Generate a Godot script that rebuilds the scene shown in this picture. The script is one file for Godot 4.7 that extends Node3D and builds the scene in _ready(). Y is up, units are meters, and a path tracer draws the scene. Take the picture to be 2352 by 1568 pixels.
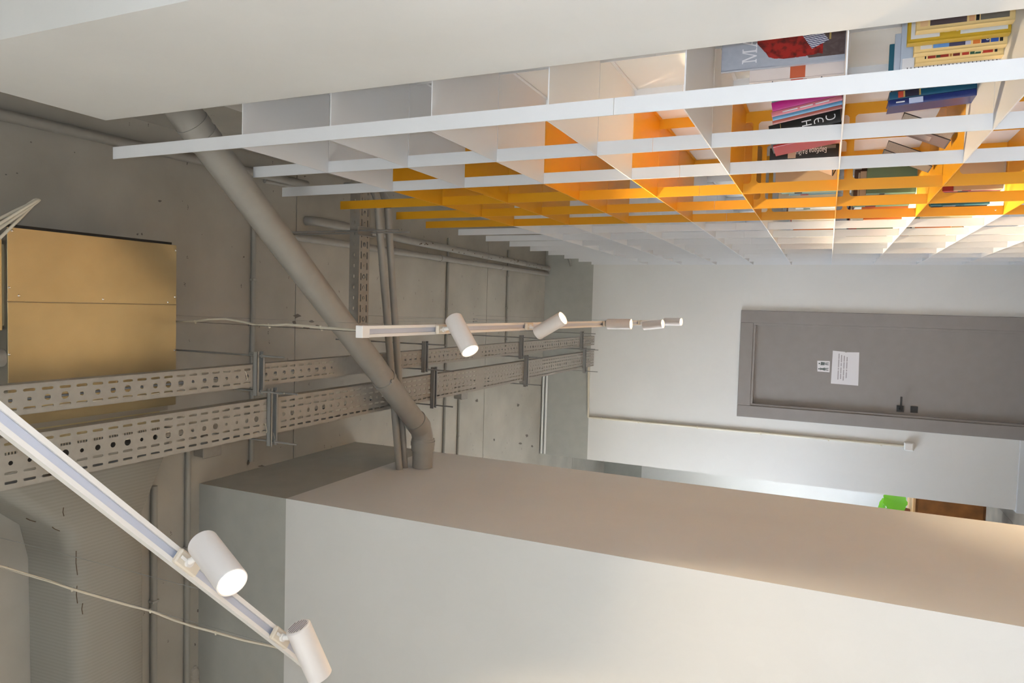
extends Node3D
# A tall library room photographed with the phone held sideways: the picture's left is up.

const EYE := Vector3(0, 1.6, 0)
const YAW := 0.0528355
const PITCH := 0.4188769
const ROLL := 0.0495749
const FOCAL := 1617.24
const CEIL := 4.19
const BAND := 3.69          # grey paint starts here
const END_Z := -6.58
const FRONT_X := 0.43       # front edge of the shelving
const BACK_X := 0.72        # right wall
const TRACK_Y := 2.68
const TRAY_Y := 3.6

var cam_basis: Basis        # of the upright view
var M := {}
var taken := {}
var rng := RandomNumberGenerator.new()

# ------------------------------------------------------------------ pixels to points
func ray(x: float, y: float) -> Vector3:
	return cam_basis * Vector3((784.0 - y) / FOCAL, -(x - 1176.0) / FOCAL, -1.0)
func at_y(x: float, y: float, h: float) -> Vector3:
	var d := ray(x, y)
	return EYE + d * ((h - EYE.y) / d.y)
func at_z(x: float, y: float, z: float) -> Vector3:
	var d := ray(x, y)
	return EYE + d * (z / d.z)
func at_depth(x: float, y: float, s: float) -> Vector3:
	return EYE + ray(x, y) * s
func depth_of(p: Vector3) -> float:
	return -(cam_basis.inverse() * (p - EYE)).z

# ------------------------------------------------------------------ scene nodes
func numbered(called: String) -> String:
	var n: int = taken.get(called, 0)
	taken[called] = n + 1
	return called if n == 0 else "%s_%03d" % [called, n]
func tag(o: Node, label: String, category: String, group := "") -> Node:
	o.set_meta("label", label)
	o.set_meta("category", category)
	if group != "":
		o.set_meta("group", group)
	return o
func thing(called: String, label: String, category: String, at := Vector3.ZERO, group := "") -> Node3D:
	var o := Node3D.new()
	o.name = numbered(called)
	add_child(o)
	o.position = at
	tag(o, label, category, group)
	return o
func setting(called: String, label: String, category := "wall") -> Node3D:
	var o := Node3D.new()
	o.name = called
	add_child(o)
	o.set_meta("kind", "structure")
	o.set_meta("label", label)
	o.set_meta("category", category)
	return o
func new_st() -> SurfaceTool:
	var st := SurfaceTool.new()
	st.begin(Mesh.PRIMITIVE_TRIANGLES)
	return st
func part(called: String, st: SurfaceTool, m: Material, parent: Node3D, label := "") -> MeshInstance3D:
	st.generate_normals()
	return part_mesh(called, st.commit(), m, parent, label)
func part_mesh(called: String, mesh: Mesh, m: Material, parent: Node3D, label := "") -> MeshInstance3D:
	var o := MeshInstance3D.new()
	o.mesh = mesh
	o.material_override = m
	o.name = called
	parent.add_child(o, true)
	if label != "":
		o.set_meta("label", label)
	return o

# ------------------------------------------------------------------ shapes
func tri(st: SurfaceTool, a: Vector3, b: Vector3, c: Vector3) -> void:   # counter-clockwise seen from outside
	st.add_vertex(a)
	st.add_vertex(c)
	st.add_vertex(b)
func quad(st: SurfaceTool, a: Vector3, b: Vector3, c: Vector3, d: Vector3) -> void:
	tri(st, a, b, c)
	tri(st, a, c, d)
func box(st: SurfaceTool, lo: Vector3, hi: Vector3, t := Transform3D.IDENTITY, bevel := 0.0) -> void:
	st.set_smooth_group(-1)
	if bevel <= 0.0:
		var p := []
		for i in 8:
			p.append(t * Vector3(hi.x if i & 1 else lo.x, hi.y if i & 2 else lo.y, hi.z if i & 4 else lo.z))
		for f in [[0, 4, 6, 2], [5, 1, 3, 7], [0, 1, 5, 4], [6, 7, 3, 2], [1, 0, 2, 3], [4, 5, 7, 6]]:
			quad(st, p[f[0]], p[f[1]], p[f[2]], p[f[3]])
		return
	var c := (lo + hi) / 2.0
	var h := (hi - lo) / 2.0
	var b: float = min(bevel, min(h.x, min(h.y, h.z)) * 0.9)
	# six faces, twelve edges, eight corners
	for ax in 3:
		var u := (ax + 1) % 3
		var v := (ax + 2) % 3
		for s in [-1.0, 1.0]:
			var q := []
			for e in [[-1, -1], [1, -1], [1, 1], [-1, 1]]:
				var w := Vector3.ZERO
				w[ax] = s * h[ax]
				w[u] = e[0] * (h[u] - b)
				w[v] = e[1] * (h[v] - b)
				q.append(t * (c + w))
			if s > 0:
				quad(st, q[0], q[1], q[2], q[3])
			else:
				quad(st, q[3], q[2], q[1], q[0])
		for su in [-1.0, 1.0]:
			for sv in [-1.0, 1.0]:
				var e1 := []
				for k in [-1.0, 1.0]:
					var w1 := Vector3.ZERO
					var w2 := Vector3.ZERO
					w1[ax] = k * (h[ax] - b)
					w2[ax] = w1[ax]
					w1[u] = su * h[u]
					w1[v] = sv * (h[v] - b)
					w2[u] = su * (h[u] - b)
					w2[v] = sv * h[v]
					e1.append(t * (c + w1))
					e1.append(t * (c + w2))
				if su * sv > 0:
					quad(st, e1[0], e1[1], e1[3], e1[2])
				else:
					quad(st, e1[2], e1[3], e1[1], e1[0])
	for i in 8:
		var s3 := Vector3(1 if i & 1 else -1, 1 if i & 2 else -1, 1 if i & 4 else -1)
		var k3 := []
		for a3 in 3:
			var w3 := s3 * (h - Vector3(b, b, b))
			w3[a3] = s3[a3] * h[a3]
			k3.append(t * (c + w3))
		if s3.x * s3.y * s3.z > 0:
			tri(st, k3[0], k3[1], k3[2])
		else:
			tri(st, k3[2], k3[1], k3[0])
func tube(st: SurfaceTool, pts: Array, r: float, seg := 12, caps := true) -> void:
	var n := pts.size()
	var rings := []
	var up := Vector3.ZERO
	for i in n:
		var d: Vector3
		if i == 0:
			d = pts[1] - pts[0]
		elif i == n - 1:
			d = pts[n - 1] - pts[n - 2]
		else:
			d = (pts[i + 1] - pts[i]).normalized() + (pts[i] - pts[i - 1]).normalized()
		d = d.normalized()
		if i == 0:
			up = d.cross(Vector3.UP if absf(d.y) < 0.9 else Vector3.RIGHT).normalized()
		else:
			up = (up - d * up.dot(d)).normalized()
		var side := d.cross(up)
		var ring := []
		for k in seg:
			var a := TAU * k / seg
			ring.append(pts[i] + (up * cos(a) + side * sin(a)) * r)
		rings.append(ring)
	st.set_smooth_group(1)
	for i in n - 1:
		for k in seg:
			var k2 := (k + 1) % seg
			quad(st, rings[i][k], rings[i][k2], rings[i + 1][k2], rings[i + 1][k])
	if caps:
		st.set_smooth_group(-1)
		for k in range(1, seg - 1):
			tri(st, rings[0][0], rings[0][k + 1], rings[0][k])
			tri(st, rings[n - 1][0], rings[n - 1][k], rings[n - 1][k + 1])
# profile points are (radius, along); t carries local +z to the axis
func lathe(st: SurfaceTool, prof: Array, t: Transform3D, seg := 28) -> void:
	for i in prof.size() - 1:
		st.set_smooth_group(i + 2)
		for k in seg:
			var a := TAU * k / seg
			var b := TAU * (k + 1) / seg
			var p0: Vector2 = prof[i]
			var p1: Vector2 = prof[i + 1]
			quad(st, t * Vector3(cos(a) * p0.x, sin(a) * p0.x, p0.y), t * Vector3(cos(b) * p0.x, sin(b) * p0.x, p0.y), t * Vector3(cos(b) * p1.x, sin(b) * p1.x, p1.y), t * Vector3(cos(a) * p1.x, sin(a) * p1.x, p1.y))
func disc(st: SurfaceTool, r: float, t: Transform3D, seg := 28) -> void:
	st.set_smooth_group(-1)
	for k in seg:
		var a := TAU * k / seg
		var b := TAU * (k + 1) / seg
		tri(st, t * Vector3.ZERO, t * Vector3(cos(a) * r, sin(a) * r, 0), t * Vector3(cos(b) * r, sin(b) * r, 0))
# outline in xy (counter-clockwise), pushed along z
func prism(st: SurfaceTool, outline: PackedVector2Array, z0: float, z1: float, t := Transform3D.IDENTITY) -> void:
	st.set_smooth_group(-1)
	var n := outline.size()
	var idx := Geometry2D.triangulate_polygon(outline)
	for i in range(0, idx.size(), 3):
		var a := outline[idx[i]]
		var b := outline[idx[i + 1]]
		var c := outline[idx[i + 2]]
		if (b - a).cross(c - a) < 0:
			var s := b
			b = c
			c = s
		tri(st, t * Vector3(a.x, a.y, z1), t * Vector3(b.x, b.y, z1), t * Vector3(c.x, c.y, z1))
		tri(st, t * Vector3(a.x, a.y, z0), t * Vector3(c.x, c.y, z0), t * Vector3(b.x, b.y, z0))
	for i in n:
		var a := outline[i]
		var b := outline[(i + 1) % n]
		quad(st, t * Vector3(a.x, a.y, z0), t * Vector3(b.x, b.y, z0), t * Vector3(b.x, b.y, z1), t * Vector3(a.x, a.y, z1))
func slot_outline(ca: float, cb: float, length: float, width: float) -> PackedVector2Array:
	var o := PackedVector2Array()
	var r := width / 2.0
	var s := length / 2.0 - r
	for k in 6:
		var a := -PI / 2 + PI * k / 5.0
		o.append(Vector2(ca + s + cos(a) * r, cb + sin(a) * r))
	for k in 6:
		var a := PI / 2 + PI * k / 5.0
		o.append(Vector2(ca - s + cos(a) * r, cb + sin(a) * r))
	return o
func round_outline(ca: float, cb: float, r: float, n := 14) -> PackedVector2Array:
	var o := PackedVector2Array()
	for k in n:
		var a := TAU * k / n
		o.append(Vector2(ca + cos(a) * r, cb + sin(a) * r))
	return o
# one rectangle of sheet metal, with or without a punched hole; t maps (along, across, thickness)
func sheet_cell(st: SurfaceTool, t: Transform3D, a0: float, a1: float, b0: float, b1: float, hole: PackedVector2Array, thick: float) -> void:
	st.set_smooth_group(-1)
	if hole.is_empty():
		quad(st, t * Vector3(a0, b0, thick), t * Vector3(a1, b0, thick), t * Vector3(a1, b1, thick), t * Vector3(a0, b1, thick))
		quad(st, t * Vector3(a0, b1, 0), t * Vector3(a1, b1, 0), t * Vector3(a1, b0, 0), t * Vector3(a0, b0, 0))
		return
	var c := Vector2.ZERO
	for h in hole:
		c += h
	c /= hole.size()
	var outer := []
	var side := []
	for h in hole:
		var d := h - c
		var fx: float = INF if absf(d.x) < 1e-9 else ((a1 if d.x > 0 else a0) - c.x) / d.x
		var fy: float = INF if absf(d.y) < 1e-9 else ((b1 if d.y > 0 else b0) - c.y) / d.y
		outer.append(c + d * min(fx, fy))
		side.append((0 if d.x > 0 else 2) if fx < fy else (1 if d.y > 0 else 3))
	var n := hole.size()
	var corners := [Vector2(a1, b1), Vector2(a0, b1), Vector2(a0, b0), Vector2(a1, b0)]
	for i in n:
		var j := (i + 1) % n
		var fan := [outer[i]]
		var k: int = side[i]
		while k != side[j]:
			fan.append(corners[k])
			k = (k + 1) % 4
		fan.append(outer[j])
		fan.append(hole[j])
		for f in fan.size() - 1:
			var p: Vector2 = fan[f]
			var q: Vector2 = fan[f + 1]
			var h := hole[i]
			tri(st, t * Vector3(h.x, h.y, thick), t * Vector3(p.x, p.y, thick), t * Vector3(q.x, q.y, thick))
			tri(st, t * Vector3(h.x, h.y, 0), t * Vector3(q.x, q.y, 0), t * Vector3(p.x, p.y, 0))
		quad(st, t * Vector3(hole[j].x, hole[j].y, 0), t * Vector3(hole[i].x, hole[i].y, 0), t * Vector3(hole[i].x, hole[i].y, thick), t * Vector3(hole[j].x, hole[j].y, thick))
func lettering(text: String, size: float, m: Material, parent: Node3D, t: Transform3D, called := "lettering", squeeze := 1.0, serif := false) -> void:
	var f := SystemFont.new()
	f.font_names = PackedStringArray(["Droid Serif" if serif else "Droid Sans"])
	var tm := TextMesh.new()
	tm.font = f
	tm.text = text
	tm.font_size = 32
	tm.pixel_size = size / 32.0
	tm.depth = 0.0004
	tm.curve_step = 2.0
	var o := part_mesh(called, tm, m, parent.get_node("cover") if parent.has_node("cover") else parent)
	o.transform = t * Transform3D(Basis.from_scale(Vector3(squeeze, 1, 1)), Vector3.ZERO)

# ------------------------------------------------------------------ materials
func noise_image(size: int, seed_: int, freq: float, octaves: int, lo: float, hi: float, contrast := 1.0) -> Image:
	var n := FastNoiseLite.new()
	n.seed = seed_
	n.noise_type = FastNoiseLite.TYPE_SIMPLEX_SMOOTH
	n.frequency = freq
	n.fractal_octaves = octaves
	var src := n.get_seamless_image(size, size)
	src.convert(Image.FORMAT_L8)
	var d := src.get_data()
	var out := PackedByteArray()
	out.resize(size * size * 3)
	for i in size * size:
		var v := clampf((d[i] / 255.0 - 0.5) * contrast + 0.5, 0, 1)
		var g := int(clampf(lerpf(lo, hi, v), 0, 1) * 255)
		out[i * 3] = g
		out[i * 3 + 1] = g
		out[i * 3 + 2] = g
	return Image.create_from_data(size, size, false, Image.FORMAT_RGB8, out)
func specks(im: Image, seed_: int, count: int, dark: float, biggest: int) -> void:
	var r := RandomNumberGenerator.new()
	r.seed = seed_
	var s := im.get_width()
	for i in count:
		var x := r.randi() % s
		var y := r.randi() % s
		var w := 1 + r.randi() % biggest
		for k in w:
			var px := posmod(x + int(r.randf_range(-2, 2)) + k, s)
			var py := posmod(y + int(r.randf_range(-2, 2)), s)
			im.set_pixel(px, py, im.get_pixel(px, py) * dark)
func tex(im: Image) -> ImageTexture:
	im.generate_mipmaps()
	return ImageTexture.create_from_image(im)
func mat(c: Color, rough := 0.6, metal := 0.0) -> StandardMaterial3D:
	var m := StandardMaterial3D.new()
	m.albedo_color = c
	m.roughness = rough
	m.metallic = metal
	return m
func grained(c: Color, im: Image, per_metre: float, rough := 0.8, relief: Image = null, depth := 0.0) -> StandardMaterial3D:
	var m := mat(c, rough)
	m.albedo_texture = tex(im)
	m.uv1_triplanar = true
	m.uv1_world_triplanar = true
	m.uv1_scale = Vector3.ONE * per_metre
	if relief:
		m.heightmap_enabled = true
		m.heightmap_texture = tex(relief)
		m.heightmap_scale = depth
	return m
func make_materials() -> void:
	var plaster := noise_image(512, 3, 0.004, 4, 0.975, 1.0)
	M.white_wall = grained(Color(0.86, 0.855, 0.845), plaster, 0.5, 0.85)
	var conc := noise_image(1024, 21, 0.006, 6, 0.90, 1.0, 1.0)
	specks(conc, 4, 260, 0.55, 6)
	M.grey_paint = grained(Color(0.69, 0.672, 0.635), conc, 0.35, 0.8)
	var smooth_grey := noise_image(512, 5, 0.02, 4, 0.96, 1.0)
	M.grey_smooth = grained(Color(0.68, 0.68, 0.655), smooth_grey, 0.7, 0.75)
	M.white_metal = mat(Color(0.86, 0.862, 0.872), 0.38)
	M.yellow_metal = mat(Color(0.84, 0.60, 0.08), 0.42)
	M.pipe = grained(Color(0.60, 0.585, 0.56), noise_image(256, 8, 0.03, 3, 0.95, 1.0), 2.0, 0.5)
	M.conduit = mat(Color(0.60, 0.595, 0.57), 0.55)
	M.tray = grained(Color(0.60, 0.58, 0.55), noise_image(256, 12, 0.05, 3, 0.95, 1.0), 2.5, 0.5)
	M.strut = mat(Color(0.58, 0.58, 0.57), 0.4, 0.35)
	M.lamp_white = mat(Color(0.86, 0.83, 0.81), 0.45)
	M.track_white = mat(Color(0.88, 0.86, 0.84), 0.4)
	M.slot_grey = mat(Color(0.78, 0.79, 0.84), 0.4)
	M.cream = mat(Color(0.84, 0.79, 0.72), 0.5)
	M.black = mat(Color(0.045, 0.045, 0.05), 0.6)
	M.dark_hole = mat(Color(0.10, 0.09, 0.08), 0.9)
	M.cable = mat(Color(0.80, 0.77, 0.70), 0.55)
	M.cable_grey = mat(Color(0.45, 0.46, 0.48), 0.55)
	M.stain = mat(Color(0.42, 0.40, 0.38), 0.9)
	M.rust = mat(Color(0.34, 0.28, 0.22), 0.9)
	var zinc := noise_image(512, 44, 0.005, 5, 0.90, 1.0, 1.2)
	M.zinc = grained(Color(0.73, 0.68, 0.55), zinc, 0.7, 0.36)
	M.zinc.metallic = 0.85
	M.zinc_grey = mat(Color(0.62, 0.60, 0.56), 0.4, 0.7)
	M.chrome = mat(Color(0.8, 0.8, 0.8), 0.2, 1.0)
	M.door = grained(Color(0.55, 0.525, 0.515), noise_image(256, 14, 0.02, 3, 0.97, 1.0), 1.5, 0.5)
	M.handle = mat(Color(0.035, 0.035, 0.045), 0.4)
	M.paper = mat(Color(0.86, 0.85, 0.86), 0.8)
	M.print_grey = mat(Color(0.58, 0.55, 0.56), 0.9)
	M.print_dark = mat(Color(0.38, 0.41, 0.41), 0.9)
	M.print_white = mat(Color(0.88, 0.88, 0.9), 0.7)
	M.print_gold = mat(Color(0.70, 0.60, 0.36), 0.6)
	M.print_navy = mat(Color(0.13, 0.12, 0.22), 0.7)
	M.pages = grained(Color(0.80, 0.76, 0.70), noise_image(256, 17, 0.2, 2, 0.85, 1.0), 6.0, 0.9)
	M.wood = grained(Color(0.62, 0.38, 0.16), noise_image(512, 19, 0.01, 4, 0.78, 1.0, 1.4), 1.0, 0.5)
	M.floor = grained(Color(0.75, 0.705, 0.64), noise_image(512, 23, 0.01, 4, 0.85, 1.0, 1.3), 0.6, 0.45)
	M.paving = grained(Color(0.72, 0.70, 0.66), noise_image(256, 51, 0.03, 4, 0.9, 1.0), 0.2, 0.9)
	M.leaf = mat(Color(0.40, 0.66, 0.08), 0.5)
	M.leaf.backlight_enabled = true
	M.leaf.backlight = Color(0.3, 0.5, 0.05)
	M.clay = mat(Color(0.55, 0.33, 0.22), 0.8)
	M.frame_white = mat(Color(0.85, 0.85, 0.84), 0.5)
	M.glass = mat(Color(0.95, 0.97, 0.97, 0.06), 0.02)
	M.glass.transparency = BaseMaterial3D.TRANSPARENCY_ALPHA
	M.lens = mat(Color(1, 0.95, 0.85), 0.5)
	M.lens.emission_enabled = true
	M.lens.emission = Color(1.0, 0.90, 0.72)
	M.lens.emission_energy_multiplier = 6.0
	var ribs := Image.create(64, 8, false, Image.FORMAT_RGB8)
	for y in 8:
		for x in 64:
			var v := 0.965 + 0.02 * sin(TAU * x / 8.0)
			ribs.set_pixel(x, y, Color(v, v, v))
	M.ribbed = mat(Color(0.575, 0.56, 0.53), 0.8)
	M.ribbed.albedo_texture = tex(ribs)
	M.ribbed.uv1_triplanar = true
	M.ribbed.uv1_world_triplanar = true
	M.ribbed.uv1_scale = Vector3(10, 1, 1)
	M.skirting = mat(Color(0.80, 0.81, 0.82), 0.5)
	M.art = mat(Color(1, 1, 1), 0.35)
	M.art.albedo_texture = tex(cover_art())

# a plain stand-in print: pale grey-blue ground, red cloak, striped sleeve, brown ground below
func cover_art() -> Image:
	var im := Image.create(256, 352, false, Image.FORMAT_RGB8)
	var n := FastNoiseLite.new()
	n.seed = 77
	n.frequency = 0.03
	for y in 352:
		for x in 256:
			var g := n.get_noise_2d(x, y)
			var c := Color(0.66, 0.68, 0.73).lightened(0.08 * g)
			if y > 250 + 8.0 * g and x > 12:
				c = Color(0.33, 0.27, 0.27).lightened(0.15 * absf(g))
			var cx := 78.0 + (y - 190.0) * -0.12
			var half := 62.0 - absf(y - 185.0) * 0.18 + 6.0 * g
			if y > 104 and y < 292 and x > cx - half * clampf((y - 100.0) / 40.0, 0, 1) and x < cx + half:
				c = Color(0.62, 0.12, 0.10).darkened(0.45 * clampf(-g * 1.6 + 0.15, 0, 1))
			var sl := Vector2(x - 96, y - 262).rotated(0.5)
			if absf(sl.x) < 46 and absf(sl.y) < 26:
				c = Color(0.86, 0.86, 0.9) if posmod(int(sl.x + sl.y * 0.4), 7) < 4 else Color(0.14, 0.15, 0.34)
			if Vector2(x - 118, y - 205).length() < 22.0 + 7.0 * g:
				c = Color(0.82, 0.84, 0.86)
			if Vector2(x - 145, (y - 265) * 0.7).length() < 30.0:
				c = Color(0.18, 0.16, 0.38)
			im.set_pixel(x, y, c)
	return im

# ------------------------------------------------------------------ camera, sky and large lights
func make_view() -> void:
	cam_basis = Basis(Vector3.UP, YAW) * Basis(Vector3.RIGHT, PITCH) * Basis(Vector3.BACK, ROLL)
	var cam := Camera3D.new()
	cam.name = "camera"
	add_child(cam)
	cam.transform = Transform3D(Basis(-cam_basis.y, cam_basis.x, cam_basis.z), EYE)
	cam.fov = rad_to_deg(2.0 * atan(784.0 / FOCAL))
	cam.near = 0.02
	cam.current = true
	var sky_mat := ProceduralSkyMaterial.new()
	sky_mat.sky_top_color = Color(0.85, 0.905, 0.965)
	sky_mat.sky_horizon_color = Color(0.94, 0.95, 0.96)
	sky_mat.ground_bottom_color = Color(0.45, 0.45, 0.43)
	sky_mat.ground_horizon_color = Color(0.75, 0.77, 0.76)
	sky_mat.sky_energy_multiplier = 3.6
	sky_mat.ground_energy_multiplier = 3.5
	var sky := Sky.new()
	sky.sky_material = sky_mat
	var env := Environment.new()
	env.background_mode = Environment.BG_SKY
	env.sky = sky
	env.tonemap_mode = Environment.TONE_MAPPER_LINEAR
	env.tonemap_exposure = 1.12
	env.sdfgi_enabled = true
	env.ssao_enabled = true
	env.ssil_enabled = true
	var we := WorldEnvironment.new()
	we.name = "world_environment"
	we.environment = env
	add_child(we)
	# midday sun from beyond the shelving wall: it never enters, but lights the paving outside the windows
	var sun := DirectionalLight3D.new()
	sun.name = "sun"
	add_child(sun)
	sun.look_at_from_position(Vector3.ZERO, Vector3(-0.5, -0.8, 0.3))
	sun.light_color = Color(1.0, 0.96, 0.90)
	sun.light_energy = 7.0
	sun.light_angular_distance = 0.5
	sun.shadow_enabled = true
	# the phone's flash, a few centimetres beside its lens: it throws the short brown-edged shadows next to every rail
	var flash := OmniLight3D.new()
	flash.name = "phone_flash"
	add_child(flash)
	flash.position = EYE + cam_basis * Vector3(0.028, 0.012, -0.002)
	flash.light_color = Color(0.86, 0.93, 1.0)
	flash.light_energy = 0.72
	flash.light_size = 0.004
	flash.omni_range = 30.0
	flash.omni_attenuation = 2.0
	flash.shadow_enabled = true

# ------------------------------------------------------------------ room
func slab(called: String, lo: Vector3, hi: Vector3, m: Material, parent: Node3D) -> MeshInstance3D:
	var st := new_st()
	box(st, lo, hi)
	return part(called, st, m, parent)
# a wall of constant x or z with rectangular openings cut out of it (u, v) in its plane
func wall_sheet(parent: Node3D, axis: int, near: float, far: float, u0: float, u1: float, v0: float, v1: float, holes: Array, m: Material, called := "plaster") -> void:
	var us := [u0, u1]
	for h in holes:
		us.append_array([h[0], h[1]])
	us.sort()
	var st := new_st()
	for i in us.size() - 1:
		var a: float = us[i]
		var b: float = us[i + 1]
		if b - a < 1e-5:
			continue
		var cuts := []
		for h in holes:
			if h[0] <= a + 1e-5 and h[1] >= b - 1e-5:
				cuts.append([h[2], h[3]])
		cuts.sort()
		var from := v0
		cuts.append([v1, v1])
		for c in cuts:
			var lo_v := from
			var hi_v: float = min(c[0], v1)
			if hi_v - lo_v > 1e-5:
				if axis == 0:
					box(st, Vector3(min(near, far), lo_v, a), Vector3(max(near, far), hi_v, b))
				else:
					box(st, Vector3(a, lo_v, min(near, far)), Vector3(b, hi_v, max(near, far)))
			from = c[1]
	part(called, st, m, parent)
func window(called: String, axis: int, at: float, u0: float, u1: float, v0: float, v1: float, label: String) -> void:
	var w := setting(called, label, "window")
	var st := new_st()
	var gl := new_st()
	var d := 0.035
	var put := func(s: SurfaceTool, a0: float, a1: float, b0: float, b1: float, dd: float):
		if axis == 0:
			box(s, Vector3(at - dd, b0, a0), Vector3(at + dd, b1, a1))
		else:
			box(s, Vector3(a0, b0, at - dd), Vector3(a1, b1, at + dd))
	var f := 0.06
	put.call(st, u0, u0 + f, v0, v1, d)
	put.call(st, u1 - f, u1, v0, v1, d)
	put.call(st, u0, u1, v0, v0 + f, d)
	put.call(st, u0, u1, v1 - f, v1, d)
	var mid := (u0 + u1) / 2.0
	put.call(st, mid - 0.04, mid + 0.04, v0, v1, d)
	var tr := lerpf(v0, v1, 0.72)
	put.call(st, u0, u1, tr - 0.04, tr + 0.04, d)
	part("window_frame", st, M.frame_white, w)
	put.call(gl, u0 + f, u1 - f, v0 + f, v1 - f, 0.003)
	part("pane", gl, M.glass, w)
func make_room() -> void:
	var out := setting("ground_outside", "pale paving in the sun outside the windows", "ground")
	slab("paving", Vector3(-40, -0.4, -40), Vector3(20, -0.16, 40), M.paving, out)
	var fl := setting("floor", "warm wooden floor of the room", "floor")
	for i in 16:
		slab("plank", Vector3(-3.1 + i * 0.26, -0.05, -9.1), Vector3(-3.1 + i * 0.26 + 0.257, 0, 5.2), M.floor, fl)
	slab("subfloor", Vector3(-3.1, -0.15, -9.2), Vector3(1.0, -0.051, 5.3), M.rust, fl)
	# concrete slabs laid across the room, with open joints between them
	var ce := setting("ceiling", "grey painted concrete slab ceiling with joints", "ceiling")
	var joints := [5.2, 4.1, 1.75, -0.62, -2.96, -5.272, -7.6, -9.1]
	for i in joints.size() - 1:
		slab("concrete_slab", Vector3(-3.0, CEIL, joints[i + 1] + 0.003), Vector3(0.9, CEIL + 0.12, joints[i] - 0.003), M.grey_paint, ce)
	slab("slab_backing", Vector3(-3.1, CEIL + 0.121, -9.2), Vector3(1.0, CEIL + 0.25, 5.3), M.grey_paint, ce)
	# drilled holes, stains and mortar smears on the slabs
	rng.seed = 41
	for q in [[367, 462, 7, 5], [316, 538, 5, 5], [326, 538, 5, 5], [682, 726, 16, 9], [676, 740, 8, 12], [716, 738, 12, 5], [728, 748, 9, 6], [705, 752, 14, 6], [742, 728, 6, 4], [660, 905, 16, 5], [600, 1070, 14, 4], [570, 1062, 5, 10], [1095, 920, 5, 7], [1190, 930, 6, 5], [1210, 1000, 6, 9], [1195, 1018, 8, 5], [1135, 1010, 4, 5], [1222, 1025, 5, 6], [700, 405, 4, 3], [745, 330, 4, 3], [330, 1045, 5, 3], [560, 590, 3, 3], [455, 1402, 5, 9], [470, 1465, 4, 9], [448, 1480, 4, 7], [474, 1520, 4, 8], [300, 1430, 3, 3]]:
		var sc := new_st()
		var o := PackedVector2Array()
		var c := at_y(q[0], q[1], CEIL)
		for k in 9:
			var a := TAU * k / 9.0
			var p := at_y(q[0] + cos(a) * q[2] * 0.65 * rng.randf_range(0.4, 1.1), q[1] + sin(a) * q[3] * 0.65 * rng.randf_range(0.4, 1.1), CEIL) - c
			o.append(Vector2(p.x, -p.z))
		if Geometry2D.is_polygon_clockwise(o):
			o.reverse()
		prism(sc, o, -0.0006, 0.0, Transform3D(Basis(Vector3(1, 0, 0), Vector3(0, 0, -1), Vector3(0, 1, 0)), c))
		part("stain", sc, M.stain, ce)
	for i in 26:
		var q := Vector2(rng.randf_range(470, 565), 0)
		q.y = rng.randf_range(1500, 1600) - (565 - q.x) * 0.12
		var c := at_y(q.x, q.y, CEIL)
		c.z = maxf(c.z, -2.32)
		var ball := new_st()
		var rr := rng.randf_range(0.012, 0.03)
		lathe(ball, [Vector2(rr, 0), Vector2(rr * 0.8, rr * 0.28), Vector2(rr * 0.45, rr * 0.42), Vector2(0, rr * 0.46)], Transform3D(Basis(Vector3(1, 0, 0.2), Vector3(0.1, 0, 1), Vector3(0, -1, 0)), c), 9)
		part("mortar_lump", ball, M.grey_paint, ce)
	var wr := setting("wall_right", "white wall behind the shelving, grey near the ceiling")
	slab("plaster", Vector3(BACK_X, 0, END_Z), Vector3(0.9, BAND, 5.2), M.white_wall, wr)
	slab("painted_band", Vector3(BACK_X, BAND, END_Z), Vector3(0.9, CEIL, 5.2), M.grey_paint, wr)
	var pier := setting("wall_pier", "white boxed-out pier beside the near end of the shelving")
	var st := new_st()
	# the far vertical edge is softly rounded
	var o := PackedVector2Array()
	o.append(Vector2(BACK_X, 0.963))
	o.append(Vector2(BACK_X, 1.525))
	for k in 7:
		var a := PI / 2 + (PI / 2) * k / 6.0
		o.append(Vector2(0.549 + 0.012 + cos(a) * 0.012, 1.525 - 0.012 + sin(a) * 0.012))
	o.append(Vector2(0.549, 0.963))
	prism(st, o, 0.0, BAND, Transform3D(Basis(Vector3(1, 0, 0), Vector3(0, 0, -1), Vector3(0, 1, 0)), Vector3.ZERO))
	part("plaster", st, M.white_wall, pier)
	var we := setting("wall_end", "white end wall around the grey door, grey near the ceiling")
	var hole := [[-0.80, -0.09, -0.01, 2.19]]
	wall_sheet(we, 2, END_Z, END_Z - 0.2, -1.47, 0.9, 0, BAND, hole, M.white_wall)
	slab("painted_band", Vector3(-1.47, BAND, END_Z - 0.2), Vector3(0.9, CEIL, END_Z), M.grey_smooth, we)
	slab("return_plaster", Vector3(-1.47, 0, -8.9), Vector3(-1.27, CEIL, END_Z - 0.2), M.white_wall, we)
	var base := setting("baseboard_end", "pale skirting along the foot of the end wall", "baseboard")
	st = new_st()
	box(st, Vector3(-1.49, 0, END_Z), Vector3(-0.917, 0.19, END_Z + 0.018), Transform3D.IDENTITY, 0.004)
	box(st, Vector3(0.035, 0, END_Z), Vector3(0.42, 0.19, END_Z + 0.018), Transform3D.IDENTITY, 0.004)
	box(st, Vector3(-1.49, 0, -8.89), Vector3(-1.47, 0.19, END_Z + 0.018), Transform3D.IDENTITY, 0.004)
	part("skirting", st, M.skirting, base)
	var wf := setting("wall_far", "far white wall glimpsed past the box room, grey near the ceiling")
	slab("plaster", Vector3(-2.8, 0, -9.1), Vector3(-1.27, BAND, -8.9), M.white_wall, wf)
	slab("painted_band", Vector3(-2.8, BAND, -9.1), Vector3(-1.27, CEIL, -8.9), M.grey_smooth, wf)
	var bx := setting("wall_box_room", "white box room jutting in from the side, grey above")
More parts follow.
